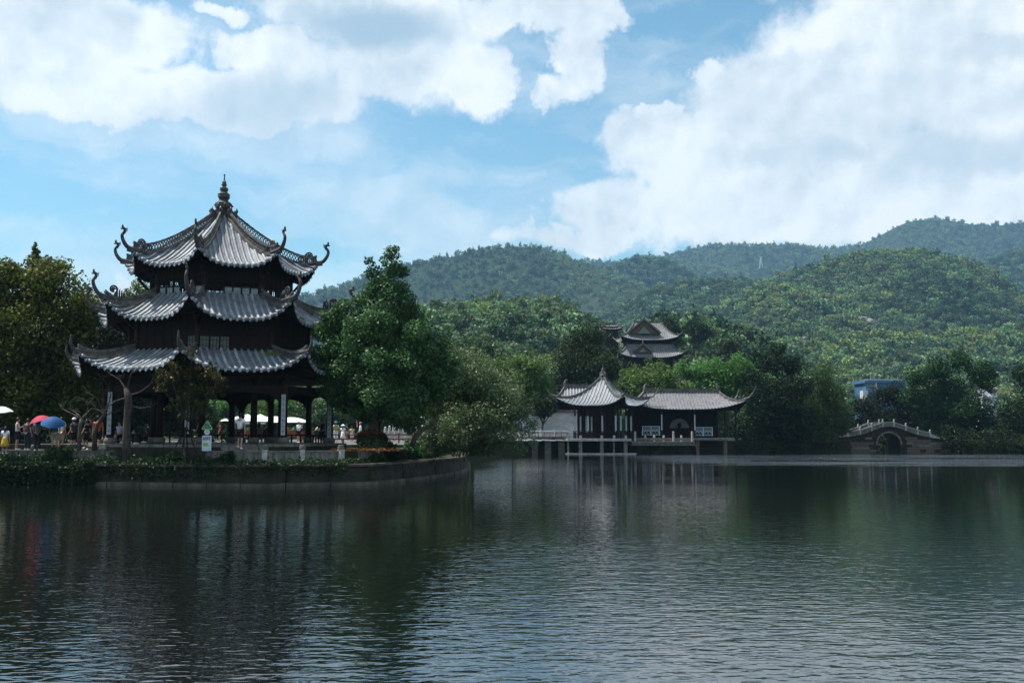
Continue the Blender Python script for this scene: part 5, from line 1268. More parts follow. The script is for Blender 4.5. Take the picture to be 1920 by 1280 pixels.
tr = empty('lake_terrace', (xat(1240, 128, 1.8), 128, 0), 'stone terrace with small posts in front of the corridor hall', 'terrace'); T0 = Vector(tr.location)
xa, xb = xat(1184, 126, 1.8) - T0.x, xat(1303, 126, 1.8) - T0.x; tz = zat(827, 126)
MB().box(((xa + xb) / 2, .4, tz - .12), (xb - xa, 5, .24)).build('slab', M['stone'], tr); MB().box(((xa + xb) / 2, .5, tz - .42), (xb - xa + .1, 5, .22)).build('slab', M['stone'], tr)
MB().box(((xa + xb) / 2, 1.5, tz / 2 - .6), (xb - xa, 3.5, tz + .3)).build('dark_base', M['stone_dk'], tr)
for px in (1191, 1211, 1228, 1246, 1263, 1279, 1298):
    big_ = px in (1191, 1263, 1298); h = 1.25 if big_ else .75; q = (xat(px, 126, 2) - T0.x, -1.9 if big_ else -1.4, tz)
    MB().lathe([(.14, 0), (.14, h * .8), (.09, h * .84), (.14, h * .9), (.1, h)], 8, q).build('post', M['marble'], tr)
MB().box(((xa + xb) / 2, -1.7, tz + .28), (xb - xa - .6, .1, .3)).build('low_rail', M['stone'], tr)
xa2, xb2 = xb + .02, xat(1376, 127, 1.8) - T0.x; MB().box(((xa2 + xb2) / 2, 1.6, zat(821, 127) - .12), (xb2 - xa2, 5.4, .26)).build('slab', M['stone'], tr)
for px in (1361, 1309): MB().box((xat(px, 127, 1) - T0.x, -.6, .5), (.42, .42, 2.4)).build('stilt', M['redstone'], tr)
# --- rear hall, garden wall, walkway, neighbouring roof
rh = empty('rear_hall', (xat(1098, 140, 3), 140, 0), 'tiled hall roof rising behind the left side of the waterside pavilion', 'hall')
hip_roof(rh, (0, 0, 0), 0, 4.6, 3.2, 2.9, zat(727, 140), zat(757, 137), lift=.5, ext=.3, sp=.42, m='tile', horn_l=1.0, horn_z=.8)
MB().box((0, 0, (1.6 + zat(757, 137)) / 2), (7.6, 5, zat(757, 137) - 1.5)).build('walls', M['soffit'], rh)
MB().box((-4.1, -2.7, 3.4), (.5, .5, 3.9)).build('pier', M['stone'], rh)
gw = empty('garden_wall', (xat(1022, 133.5, 2), 133.5, 1.6), 'white plastered garden wall with dark tiled coping', 'wall')
H = zat(773, 133.5) - 1.6; MB().box((0, 0, H / 2), (8.6, .3, H)).build('wall_panel', M['white'], gw)
mb = MB().box((0, 0, H + .1), (8.7, .7, .14), taper=.9); mb.box((0, 0, H + .25), (8.7, .3, .16))
for i in range(28): mb.tube([(-4.2 + i * .31, -.36, H + .14), (-4.2 + i * .31, 0, H + .3), (-4.2 + i * .31, .36, H + .14)], .06, 5)
mb.build('tile_coping', M['tile_old'], gw)
nr = empty('side_building', (xat(925, 135, 3), 135, 0), 'building almost hidden by the leaning bush, one upswept roof corner showing', 'building')
hip_roof(nr, (0, 0, 0), 0, 3.1, 3.0, 1.5, zat(735, 135), zat(752, 132), lift=.6, ext=.3, sp=.45, horn_l=.8, horn_z=1.2)
MB().box((0, 0, 3.6), (5, 4.6, 4.4)).build('walls', M['white'], nr)
wk = empty('lakeside_walkway', (xat(1030, 128, 1.8), 128, 0), 'curved walkway with white balustrade leading to the waterside pavilion', 'walkway'); K0 = Vector(wk.location)
zt = zat(819, 128); pts = [(970, 130.5), (990, 129.2), (1015, 128.2), (1040, 127.6), (1066, 127.2)]; W_ = [Vector((xat(a, b, 1.8), b, 0)) - Vector((K0.x, K0.y, 0)) for a, b in pts]
for a, b in zip(W_[:-1], W_[1:]):
    MB().bar(a + Vector((0, 0, zt + .42)), b + Vector((0, 0, zt + .42)), .12, .55).build('balustrade_panel', M['marble'], wk); MB().bar(a + Vector((0, 0, zt + .76)), b + Vector((0, 0, zt + .76)), .2, .12).build('handrail', M['white'], wk)
    MB().box(a + Vector((0, -.02, zt + .5)), (.24, .24, 1.0)).build('post', M['white'], wk); MB().bar(a + Vector((0, 0, zt - .05)), b + Vector((0, 0, zt - .05)), 2.0, .2).build('deck', M['redstone'], wk)
    MB().box(a.lerp(b, .5) + Vector((0, .3, zt / 2 - .6)), (.8, .5, zt + .8)).build('pier', M['stone'], wk)
W2 = [p + Vector((0, -2.2, 0)) for p in W_]
for a, b in zip(W2[:-1], W2[1:]): MB().bar(a + Vector((0, 0, zt - .35)), b + Vector((0, 0, zt - .42)), .25, .16).build('lower_beam', M['white'], wk)
for i in range(7): q = W2[0].lerp(W2[-1], .3 + i * .11); MB().bar(q + Vector((0, 0, zt - .5)), q + Vector((0, 0, zt + .6)), .07).build('thin_post', M['metal'], wk)
MB().bar(W2[1] + Vector((0, 0, zt + .55)), W2[-1] + Vector((0, 0, zt + .45)), .05).build('thin_rail', M['metal'], wk)
# --- hump bridge
YB = 146.0
br = empty('stone_bridge', (xat(1667, YB, 1), YB, 0), 'hump backed stone bridge with one round arch and pale balustrade', 'bridge'); B0 = Vector(br.location)
bx = lambda px: xat(px, YB, 1.5) - B0.x
prof = [(bx(a), zat(b, YB)) for a, b in ((1556, 821), (1575, 820), (1600, 818), (1622, 813), (1640, 806), (1653, 801), (1667, 799.5), (1680, 801), (1694, 806), (1712, 813), (1735, 819), (1762, 823), (1780, 824))]
pz = lambda x: float(np.interp(x, [p[0] for p in prof], [p[1] for p in prof])); D = 5.0
ac = (0.0, .95); ar_ = 1.72
def arch_z(x): return ac[1] + math.sqrt(max(0, ar_ ** 2 - (x - ac[0]) ** 2)) if abs(x - ac[0]) < ar_ else -9
body = MB(); xs = np.linspace(prof[0][0], prof[-1][0], 90)
xs = sorted(set(list(xs) + [ac[0] - ar_, ac[0] + ar_])); F1 = []
for x in xs:
    lo = arch_z(x) if abs(x - ac[0]) < ar_ - 1e-6 else -1.4
    F1.append((x, lo, pz(x) - .05))
n = len(F1); vs = []
for (x, lo, hi) in F1: vs += [(x, 0, lo), (x, 0, hi), (x, D, lo), (x, D, hi)]
fs = []
for i in range(n - 1): a, b = 4 * i, 4 * (i + 1); fs += [(a, b, b + 1, a + 1), (a + 2, a + 3, b + 3, b + 2), (a + 1, b + 1, b + 3, a + 3), (a, a + 2, b + 2, b)]
body.add(vs, fs); body.build('bridge_core', M['stone_dk'], br)
for k in range(15):       # voussoirs
    a0, a1 = math.pi * (k + .03) / 15, math.pi * (k + .97) / 15; q = []
    for (r_, a_) in ((ar_ - .02, a0), (ar_ - .02, a1), (ar_ + .2, a1), (ar_ + .2, a0)): q.append((ac[0] + r_ * math.cos(a_), ac[1] + r_ * math.sin(a_)))
    MB().add([(p[0], -.09, p[1]) for p in q] + [(p[0], .2, p[1]) for p in q], [(0, 1, 2, 3), (7, 6, 5, 4)] + [(i, i + 4, (i + 1) % 4 + 4, (i + 1) % 4) for i in range(4)]).build('arch_stone', M['stone'], br)
rgb = random.Random(4)
for row in range(6):
    z0_, z1_ = -.12 + row * .36, -.12 + (row + 1) * .36; x = prof[0][0] + rgb.uniform(0, .4)
    while x < prof[-1][0]:
        w = rgb.uniform(.7, 1.25); x2 = x + w; cx, cz = (x + x2) / 2, (z0_ + z1_) / 2
        if z1_ < min(pz(x), pz(x2)) - .24 and all(math.hypot(a - ac[0], b - ac[1]) > ar_ + .3 or b < ac[1] and abs(a - ac[0]) > ar_ + .1 for a in (x, cx, x2) for b in (z0_, z1_)):
            MB().box((cx, -.02 + rgb.uniform(-.02, .015), cz), (w - .04, .1, z1_ - z0_ - .035)).build('stone_block', M[rgb.choice(['redstone', 'redstone', 'redstone', 'stone', 'stone_dk'])], br)
        x = x2
for side, y in (('near', -.08), ('far', D + .02)):
    for i in range(24):
        xa_, xb_ = prof[0][0] + (prof[-1][0] - prof[0][0]) * i / 24, prof[0][0] + (prof[-1][0] - prof[0][0]) * (i + 1) / 24
        MB().bar((xa_ + .01, y, pz(xa_) - .02), (xb_ - .01, y, pz(xb_) - .02), .3, .13).build('coping', M['stone_dk'], br)
    bp_ = [bx(q) for q in ((1592, 1613, 1635, 1656, 1677, 1699, 1721, 1744) if side == 'near' else (1590, 1611, 1632, 1652, 1673, 1694, 1716, 1738))]
    for i, x in enumerate(bp_):
        h = .98; po = MB().box((x, y, pz(x) + h / 2), (.2, .2, h)).build('baluster_post', M['marble'], br)
        MB().lathe([(.07, 0), (.11, .04), (.12, .12), (.07, .17), (.02, .2)], 8, (x, y, pz(x) + h)).build('post_cap', M['marble'], po)
        if i: 
            xp = bp_[i - 1]
            for s_ in range(2): u, v = xp + .1 + (x - xp - .2) * s_ / 2, xp + .1 + (x - xp - .2) * (s_ + 1) / 2; MB().bar((u, y, pz(u) + .36), (v, y, pz(v) + .36), .1, .6).build('balustrade_panel', M['stone'], br)
            MB().bar((xp, y, pz(xp) + .72), (x, y, pz(x) + .72), .15, .1).build('handrail', M['marble'], br)
    for (x, s_) in ((bp_[0], -1), (bp_[-1], 1)): MB().add([(x, y - .05, pz(x)), (x + s_ * 1.5, y - .05, pz(x + s_ * 1.5)), (x + s_ * 1.3, y - .05, pz(x + s_ * 1.3) + .25), (x, y - .05, pz(x) + .62), (x, y + .05, pz(x)), (x + s_ * 1.5, y + .05, pz(x + s_ * 1.5)), (x + s_ * 1.3, y + .05, pz(x + s_ * 1.3) + .25), (x, y + .05, pz(x) + .62)], [(0, 1, 2, 3), (7, 6, 5, 4), (0, 4, 5, 1), (1, 5, 6, 2), (2, 6, 7, 3), (3, 7, 4, 0)]).build('end_panel', M['marble'], br)
# --- the distant tower
YT = 232.0
tw = empty('tower_hall', (xat(1214, YT, 15), YT, 0), 'distant multi-tiered wooden hall with gabled roofs rising above the trees', 'hall')
T1 = Vector(tw.location)
def tier(hx, hy, tx, yt, ye, wall, lift, ty=0, dx=0, hl=1.3):
    hip_roof(tw, (dx, 0, 0), 0, hx, hy, tx, zat(yt, YT), zat(ye, YT - hy), lift=lift, ext=.5, sp=.5, m='tile_old', pw=1.2, horn_l=hl, horn_z=1.0, ty=ty, r=.1)
def gable(dx, y, hw, ya, yb, depth, nm='gable'):
    z1_, z0_ = zat(ya, YT + y), zat(yb, YT + y); mb = MB()
    for s_ in (-1, 1):
        mb.add([(dx, y, z1_), (dx + s_ * hw, y, z0_), (dx + s_ * hw, y + depth, z0_), (dx, y + depth, z1_)], [(0, 1, 2, 3)])
    g = mb.build(nm + '_roof', M['tile_old'], tw)
    mb = MB()
    for s_ in (-1, 1): mb.bar((dx, y - .1, z1_ + .1), (dx + s_ * hw * 1.03, y - .1, z0_ + .1), .35, .38)
    for k in range(9): mb.bar((dx - hw * .9 + k * hw * .225, y + depth * .0 + .1, 0), (dx - hw * .9 + k * hw * .225, y + .1, 0), .1)
    mb.build('verge', M['ridge'], g)
    MB().add([(dx, y + .12, z1_ - .3), (dx - hw * .9, y + .12, z0_ - .1), (dx + hw * .9, y + .12, z0_ - .1)], [(0, 1, 2)]).build('gable_board', mat('weathered gable timber', (.10, .075, .045), .8, .4, 3, .2, .1, stretch=(6, 1, .3)), g)
    MB().add([(dx, y + .06, z0_ + (z1_ - z0_) * .5), (dx - hw * .4, y + .06, z0_), (dx + hw * .4, y + .06, z0_)], [(0, 1, 2)]).build('gable_centre', M['white_dull'], g)
    MB().tube([(dx, y, z1_), (dx, y, z1_ + .6), (dx + .15, y, z1_ + 1.1)], [.2, .15, .04], 5).build('ridge_ornament', M['ridge'], g)
tier(6.1, 5.2, 3.1, 607, 637, 0, .7, ty=1.2); gable(-1.2, -4.4, 3.7, 599, 625, 5.0)
MB().box((0, 0, (zat(637, YT) + zat(665, YT)) / 2), (10.2, 8, zat(630, YT) - zat(668, YT))).build('wall', M['soffit'], tw)
tier(7.0, 6.4, 5.0, 648, 670, 0, .9, ty=4.1, hl=1.6); gable(-1.8, -6.2, 2.1, 645, 660, 2.4)
MB().box((0, 0, (zat(665, YT) + 1.6) / 2), (10.6, 9, zat(660, YT) - 1.6)).build('wall', M['wood'], tw)
tier(8.8, 7.6, 5.3, 700, 722, 0, 1.1, ty=4.6, hl=1.9)
for px in (1246, 1262, 1271): MB().tube([(xat(px, YT - 5.5, 12) - T1.x, -5.5, 2), (xat(px, YT - 5.5, 12) - T1.x, -5.5, zat(668, YT - 5))], .2, 8).build('column', M['column'], tw)
sr = empty('small_roofed_hall', (xat(1146, 262, 25), 262, 0), 'small tiled roof left of the distant tower', 'hall')
hip_roof(sr, (0, 0, 0), 0, 2.6, 2, 1.3, zat(609, 262), zat(618, 262), lift=.3, ext=.2, sp=.5, horn_l=.5, horn_z=.4)
MB().box((0, 0, zat(640, 262) / 2 + 5), (3.6, 3, zat(614, 262) - 6)).build('wall', M['soffit'], sr)
kp = empty('hilltop_pavilion', (xat(1022, 405, 50), 405, zat(574, 405)), 'tiny grey roofed pavilion near the crest of the wooded knoll', 'pavilion')
hip_roof(kp, (0, 0, 0), 0, 2.9, 2.2, 1.2, 2.2, .6, lift=.5, ext=.2, sp=.5, m='tile', horn_l=.6, horn_z=.4)
MB().box((0, 0, -1.6), (3.8, 3, 4.6)).build('wall', M['column'], kp)
# --- blue building and grey houses beyond the bridge
bb = empty('blue_building', (xat(1650, 330, 15), 330, 0), 'white building with blue bands and a flat blue roof edge', 'building'); b0_ = Vector(bb.location)
bX = lambda px: xat(px, 330, 15) - b0_.x; zB = lambda y: zat(y, 330)
MB().box(((bX(1625) + bX(1700)) / 2, 6, zB(718) / 2), (bX(1700) - bX(1625), 11, zB(718))).build('walls', M['bluewall'], bb)
MB().box(((bX(1622) + bX(1703)) / 2, 6, zB(715)), (bX(1703) - bX(1622), 13, zB(712.5) - zB(718))).build('roof_edge', M['bluewall'], bb)
MB().box(((bX(1634) + bX(1700)) / 2, 7, zB(711.5)), (bX(1700) - bX(1634), 8, .5)).build('roof_slab', M['white'], bb)
MB().box((bX(1646), 5, zB(706)), (.8, .8, 2.2)).build('chimney', M['ridge'], bb)
for (yt, yb) in ((719, 724), (729, 734)):
    for k in range(3 if yt > 720 else 2):
        xx = bX(1628 + k * 7); fr = MB().box((xx + .5, .45, (zB(yt) + zB(yb)) / 2), (1.1, .12, zB(yt) - zB(yb))).build('window', M['white'], bb); MB().box((xx + .5, .35, (zB(yt) + zB(yb)) / 2), (.9, .1, zB(yt) - zB(yb) - .2)).build('pane', M['glassdk'], fr)
MB().box((bX(1643), .2, zB(725)), (.5, .8, zB(716) - zB(736))).build('pier', M['white'], bb)
mb = MB(); MB().box((bX(1621), .5, zB(743)), (1.6, 3, zB(730) - zB(752))).build('stair_tower', M['white'], bb)
for i, (px, yt, w, Y) in enumerate(((1853, 722, 20, 300), (1842, 736, 18, 280), (1790, 720, 22, 310))):
    hs = empty('house', (xat(px, Y, 10), Y, 0), ['grey roofed house above the smaller one near the right edge', 'small house with pale blue grey roof low at the right', 'house just visible through the wide spreading tree'][i], 'house')
    z_ = zat(yt, Y); ww = w / FPX * Y; MB().box((0, 0, (z_ - 1) / 2), (ww * .9, 6, z_ - 1)).build('wall', M['white'], hs)
    mb = MB(); mb.add([(-ww / 2, -3.4, z_ - 1.2), (ww / 2, -3.4, z_ - 1.2), (ww / 2, 0, z_ + .6), (-ww / 2, 0, z_ + .6), (-ww / 2, 3.4, z_ - 1.2), (ww / 2, 3.4, z_ - 1.2)], [(0, 1, 2, 3), (3, 2, 5, 4)])
    mb.build('roof', M['tile_old' if i != 1 else 'tile'], hs)
    for k in range(2): MB().box((ww * (-.2 + .4 * k), -3.05, z_ - 2.2), (.8, .1, 1)).build('window', M['glassdk'], hs)
py_ = empty('pylon', at(1427, 499, 2450), 'tiny pale power pylon on the far mountain ridge', 'pylon')
mb = MB(); Hh = 24
for (i, j) in ((-1, -1), (1, -1), (1, 1), (-1, 1)): mb.bar((i * 4, j * 4, -6), (i * .6, j * .6, Hh), .7)
for k in range(6):
    w0_, w1_ = 4 - 3.4 * k / 6, 4 - 3.4 * (k + 1) / 6
    for s_ in (-1, 1): mb.bar((-w0_ * s_, -w0_, Hh * k / 6), (w1_ * s_, -w1_, Hh * (k + 1) / 6), .4)
for zz_ in (14, 19, 23): mb.bar((-4, 0, zz_), (4, 0, zz_), .5)
mb.build('lattice_mast', M['white'], py_)
# ------------------------------------------------------------------ plaza behind the pavilion
struct(MB().box((-20.5, 92, 1.69), (28, 58, .18)).build('paved_plaza', M['paving']))
PZ = 1.78


def parasol(label, px, py_top, Y, rad, rise, m, tilt=(0, 0), zbase=None, cat='umbrella', name='umbrella', shaft=.85, n=8, group=None, valance=0):
    top = at(px, py_top, Y); root = empty(name, top, label, cat, group=group)
    rx = Matrix.Rotation(R(tilt[0]), 4, 'X') @ Matrix.Rotation(R(tilt[1]), 4, 'Y'); mb = MB(); rings = 6
    for (o, flip) in ((0, 0), (-.012, 1)):
        vs = []
        for j in range(rings + 1):
            t = j / rings
            for k in range(n * 3):
                a = 2 * math.pi * k / (n * 3); sc_ = 1 - (.055 * t if k % 3 else 0); r_ = rad * t * sc_; z = -rise * (1 - math.cos(t * 1.15)) / (1 - math.cos(1.15)) + o + (.02 * t if k % 3 else 0)
                vs.append(rx @ Vector((r_ * math.cos(a), r_ * math.sin(a), z)))
        m3 = n * 3; fs = [(j * m3 + k, j * m3 + (k + 1) % m3, (j + 1) * m3 + (k + 1) % m3, (j + 1) * m3 + k) for j in range(rings) for k in range(m3)]
        mb.add(vs, [f[::-1] for f in fs] if not flip else fs)
    mb.build('canopy', M[m], root, smooth=True)
    rb = MB()
    for k in range(n): a = 2 * math.pi * k / n; rb.bar(rx @ Vector((0, 0, -.04)), rx @ Vector((rad * .97 * math.cos(a), rad * .97 * math.sin(a), -rise - .005)), .008); rb.bar(rx @ Vector((0, 0, -rise - .25 * rad)), rx @ Vector((rad * .5 * math.cos(a), rad * .5 * math.sin(a), -rise * .3)), .006)
    rb.build('ribs', M['metal'], root)
    if zbase is not None: MB().tube([(0, 0, .06), (0, 0, zbase - top.z)], .025, 8).build('pole', M['metal'], root)
    else: MB().tube([rx @ Vector((0, 0, .07)), rx @ Vector((0, 0, -shaft))], .009, 6).build('shaft', M['metal'], root)
    return root
parasol('white umbrella cut by the left edge of the picture', 0, 762, 49.5, .60, .34, 'u_white', (5, -8))
parasol('dark red umbrella overlapping a blue one', 74, 779, 49.2, .56, .30, 'u_red', (6, -14))
parasol('dark blue umbrella tilted towards the lake', 100, 782, 48.6, .58, .34, 'u_blue', (22, 10))
parasol('white market parasol seen behind the right columns', 546, 782, 84, 1.7, .45, 'u_white', zbase=PZ, name='market_parasol', cat='parasol')
parasol('white market parasol seen left of the seated silhouettes', 512, 780, 90, 1.9, .5, 'u_white', zbase=PZ, name='market_parasol', cat='parasol')
parasol('white market parasol partly behind the man in white', 445, 780, 88, 1.6, .45, 'u_white', zbase=PZ, name='market_parasol', cat='parasol')
parasol('white parasol above the two visitors in white shirts', 776, 779, 96, 1.1, .25, 'u_white', zbase=PZ, name='market_parasol', cat='parasol')
for i, (px, lab) in enumerate(((487, 'white stall canopy and table behind the seated silhouettes'), (463, 'white stall canopy and table right of the man in white'))):
    st = empty('market_stall', (xat(px, 96, PZ), 96, PZ), lab, 'stall'); MB().box((0, 0, 2.1), (1.5, 2, .1)).add([(-.8, -1.05, 2.15), (.8, -1.05, 2.15), (0, 0, 2.6), (-.8, 1.05, 2.15), (.8, 1.05, 2.15)], [(0, 1, 2), (1, 4, 2), (4, 3, 2), (3, 0, 2)]).box((0, -1.0, 1.85), (1.5, .02, .45)).build('canopy', M['u_white'], st)
    for (a, b) in ((-1, -1), (1, -1), (1, 1), (-1, 1)): MB().box((a * .72, b * .95, 1.05), (.05, .05, 2.1)).build('leg', M['metal'], st)
    MB().box((0, -.6, .8), (1.4, .7, .06)).build('table_top', M['redbench'], st)
for i, (px, Y, w) in enumerate(((552, 82, 1.3), (468, 80, 1.1), (575, 84, 1.0))):
    b_ = empty('bench', (xat(px, Y, PZ), Y, PZ), ['dull red bench below the white market parasol', 'dull red bench behind the man in white', 'dull red bench left of the visitor in the pale blue shirt'][i], 'bench')
    MB().box((0, 0, .45), (w, .4, .05)).build('seat', M['redbench'], b_); MB().box((0, .2, .8), (w, .04, .25)).build('backrest', M['redbench'], b_)
    for s_ in (-1, 1): MB().box((s_ * w * .42, 0, .22), (.07, .36, .42)).build('leg', M['redbench'], b_)
fe = empty('red_fence', (xat(700, 72, PZ), 72, PZ), 'low dull red timber fence behind the round clipped shrub', 'fence')
f0, f1 = xat(617, 72, PZ) - xat(700, 72, PZ), xat(800, 72, PZ) - xat(700, 72, PZ)
for i in range(8): MB().box((f0 + (f1 - f0) * i / 7, 0, .35), (.09, .09, .8)).build('post', M['redbench'], fe)
for z_ in (.3, .62): MB().box(((f0 + f1) / 2, -.05, z_), (f1 - f0, .05, .09)).build('rail', M['redbench'], fe)
wb = empty('white_balustrade', (xat(745, 100, PZ), 100, PZ), 'pale stone balustrade with capped posts beyond the round clipped shrub', 'balustrade')
for i in range(9):
    x = xat(722 + i * 6.2, 100, PZ) - wb.location.x; yy = i % 3 * .8; MB().lathe([(.13, 0), (.13, 1.15 + .12 * (i % 3)), (.08, 1.2 + .12 * (i % 3)), (.13, 1.3 + .12 * (i % 3)), (.03, 1.42 + .12 * (i % 3))], 8, (x, yy, 0)).build('post', M['marble'], wb)
for k in range(3): MB().box((0, k * .8, .45 + .12 * k), (2.7, .1, .6)).build('panel', M['marble'], wb)

# ------------------------------------------------------------------ notice sign on the parapet
sy = on_parapet(387).y - .18; sp_ = at(387, 845, sy); s0 = zat(845, sy); S_ = sy / FPX
sg = empty('warning_sign', (sp_.x, sy, s0), 'green triangular and white rectangular notice on one post at the terrace edge', 'sign')
def plate(cx, cz, pts, y, th, m, nm, parent): 
    n = len(pts); return MB().add([(cx + p[0], y, cz + p[1]) for p in pts] + [(cx + p[0], y + th, cz + p[1]) for p in pts], [tuple(range(n)), tuple(range(2 * n - 1, n - 1, -1))] + [(i, i + n, (i + 1) % n + n, (i + 1) % n) for i in range(n)]).build(nm, m, parent)
def rrect(w, h, r_): 
    o = []
    for (cx, cy, a0) in ((w / 2 - r_, h / 2 - r_, 0), (-w / 2 + r_, h / 2 - r_, 90), (-w / 2 + r_, -h / 2 + r_, 180), (w / 2 - r_, -h / 2 + r_, 270)):
        for k in range(5): a = R(a0 + k * 22.5); o.append((cx + r_ * math.cos(a), cy + r_ * math.sin(a)))
    return o
def rtri(s_, r_):
    o = []; h = s_ * .86
    for (cx, cy, a0) in ((s_ / 2 - r_ * 1.6, -h / 2 + r_, -90), (0, h / 2 - r_ * 1.9, 30), (-s_ / 2 + r_ * 1.6, -h / 2 + r_, 150)):
        for k in range(6): a = R(a0 + k * 24); o.append((cx + r_ * math.cos(a), cy + r_ * math.sin(a)))
    return o
BW, BH = .45, .74
plate(0, BH / 2, rrect(BW, BH, .04), 0, .03, M['sign_w'], 'notice_board', sg); bd = sg.children[-1] if sg.children else sg
plate(0, BH + .165, [(math.cos(2 * math.pi * k / 24) * .135, math.sin(2 * math.pi * k / 24) * .135) for k in range(24)], 0, .03, M['sign_w'], 'round_plate', sg)
plate(0, BH + .52, rtri(.56, .05), 0, .03, M['sign_lg'], 'triangle_plate', sg); plate(0, BH + .515, rtri(.49, .04), -.006, .006, M['sign_g'], 'triangle_face', sg)
MB().box((0, .05, .55), (.05, .04, 1.3)).build('post', M['metal'], sg)
def text(body, x, z, size, m, parent, name='lettering', sx=1):
    cu = bpy.data.curves.new(name, 'FONT'); cu.body = body; cu.size = size; cu.align_x = 'CENTER'; cu.align_y = 'CENTER'; cu.offset = size * .012; cu.extrude = .001
    to = bpy.data.objects.new('tmp', cu); COL.objects.link(to); bpy.context.view_layer.update()
    me = bpy.data.meshes.new_from_object(to.evaluated_get(bpy.context.evaluated_depsgraph_get())); bpy.data.objects.remove(to); me.materials.clear(); me.materials.append(m)
    o = link(name, me, parent); o.location = (x, -.012, z); o.rotation_euler = (R(90), 0, 0); o.scale = (sx, 1, 1); return o
text('禁止', 0, BH + .50, .13, M['sign_dg'], sg); text('入水游泳', 0, BH + .375, .105, M['sign_dg'], sg)
text('文明游湖', 0, BH - .10, .075, M['ink'], sg, sx=1.2); text('請勿戲水', 0, BH - .185, .092, M['ink'], sg)
MB().box((-.05, -.005, BH * .42), (.23, .006, .15)).build('green_panel', mat('bright green print', (.22, .52, .14), .5, .15, 12), sg)
MB().box((-.015, -.004, BH * .42), (.30, .004, .18)).build('pale_panel', M['sign_lg'], sg)
mb = MB(); mb.bar((.10, -.008, .20), (.14, -.008, .25), .02, .006); mb.bar((.14, -.008, .25), (.18, -.008, .20), .02, .006); mb.bar((.0, -.008, BH + .165), (.05, -.008, BH + .18), .02, .008); mb.bar((-.05, -.008, BH + .15), (.0, -.008, BH + .165), .02, .008)
mb.bar((-.15, -.008, .09), (-.08, -.008, .09), .02, .006); mb.bar((.09, -.008, .09), (.15, -.008, .08), .02, .006); mb.build('printed_marks', M['ink'], sg)
wp_ = on_parapet(238); MB().box((0, 0, .2), (.09, .09, .42)).build('marker_post', M['white'])
mk = bpy.data.objects['marker_post']; mk.location = (xat(238, wp_.y - .4, 1), wp_.y - .4, .98); mk['label'] = 'short white marker post at the foot of the rough bare trunk'; mk['category'] = 'post'
stn = MB(); bm = bmesh.new(); bmesh.ops.create_icosphere(bm, subdivisions=2, radius=.14); i0 = {v: i for i, v in enumerate(bm.verts)}
stn.add([(v.co.x * 1.2, v.co.y, v.co.z * .9 + .08 + .02 * math.sin(v.co.x * 30)) for v in bm.verts], [tuple(i0[x] for x in f.verts) for f in bm.faces]); bm.free()
so = stn.build('boulder', M['stone'], smooth=True); so.location = (xat(353, 48.2, 1.9), 48.2, 1.72); so['label'] = 'small rounded stone on the terrace edge behind the staked tree'; so['category'] = 'stone'

# ------------------------------------------------------------------ people


def skin_mesh(verts, edges, radii, root=0, sub=1):
    me = bpy.data.meshes.new('tmp_skin'); me.from_pydata(verts, edges, []); o = bpy.data.objects.new('tmp_skin', me); COL.objects.link(o)
    md = o.modifiers.new('s', 'SKIN'); md.use_smooth_shade = True; ss = o.modifiers.new('u', 'SUBSURF'); ss.levels = sub; ss.render_levels = sub
    sv = me.skin_vertices[0].data
    for i, r_ in enumerate(radii):
        sv[i].radius = r_ if hasattr(r_, '__len__') else (r_, r_); sv[i].use_root = (i == root)
    dg = bpy.context.evaluated_depsgraph_get(); dg.update(); out = bpy.data.meshes.new_from_object(o.evaluated_get(dg)); bpy.data.objects.remove(o); bpy.data.meshes.remove(me); return out


def joints(pose):
    J = dict(pel=(0, 0, .95), spi=(0, .01, 1.12), che=(0, 0, 1.33), nek=(0, .0, 1.475), hd0=(0, .015, 1.565), hd1=(0, .01, 1.655), nos=(0, .115, 1.595),
             hl=(-.09, 0, .90), hr=(.09, 0, .90), kl=(-.10, .02, .49), kr=(.10, .02, .49), al=(-.10, -.02, .085), ar=(.10, -.02, .085), tl=(-.11, .15, .035), tr=(.11, .15, .035),
             sl=(-.18, 0, 1.40), sr=(.18, 0, 1.40), el=(-.235, -.03, 1.12), er=(.235, -.03, 1.12), wl=(-.25, .04, .87), wr=(.25, .04, .87))
    for k, v in pose.items():
        if k in J: J[k] = v
    return {k: Vector(v) for k, v in J.items()}


POSES = {
 'stand': {},
 'walk': dict(kl=(-.09, .16, .53), al=(-.09, .02, .17), tl=(-.09, .17, .11), kr=(.10, .03, .49), ar=(.11, -.10, .09), tr=(.12, .05, .03), el=(-.25, .06, 1.13), wl=(-.27, .18, .90), er=(.25, -.08, 1.13), wr=(.28, -.10, .88)),
 'hold': dict(er=(.25, .05, 1.14), wr=(.16, .26, 1.22), el=(-.23, 0, 1.12), wl=(-.22, .12, .95)),
 'reach': dict(er=(.33, .02, 1.20), wr=(.50, .06, 1.10), el=(-.27, .0, 1.14), wl=(-.30, .12, .95)),
 'bend': dict(spi=(0, .07, 1.09), che=(0, .22, 1.22), nek=(0, .34, 1.31), hd0=(0, .41, 1.37), hd1=(0, .44, 1.45), nos=(0, .53, 1.36), sl=(-.18, .27, 1.25), sr=(.18, .27, 1.25), el=(-.24, .36, 1.0), er=(.24, .36, 1.0), wl=(-.2, .5, .86), wr=(.2, .5, .86)),
 'sit': dict(kl=(-.11, .42, .93), kr=(.11, .42, .93), al=(-.11, .42, .50), ar=(.11, .42, .50), tl=(-.11, .57, .46), tr=(.11, .57, .46), hl=(-.09, .02, .90), hr=(.09, .02, .90), wl=(-.16, .25, .98), wr=(.16, .25, .98)),
 'phone': dict(er=(.22, .12, 1.16), wr=(.07, .30, 1.36), el=(-.22, .12, 1.16), wl=(-.07, .30, 1.36)),
}


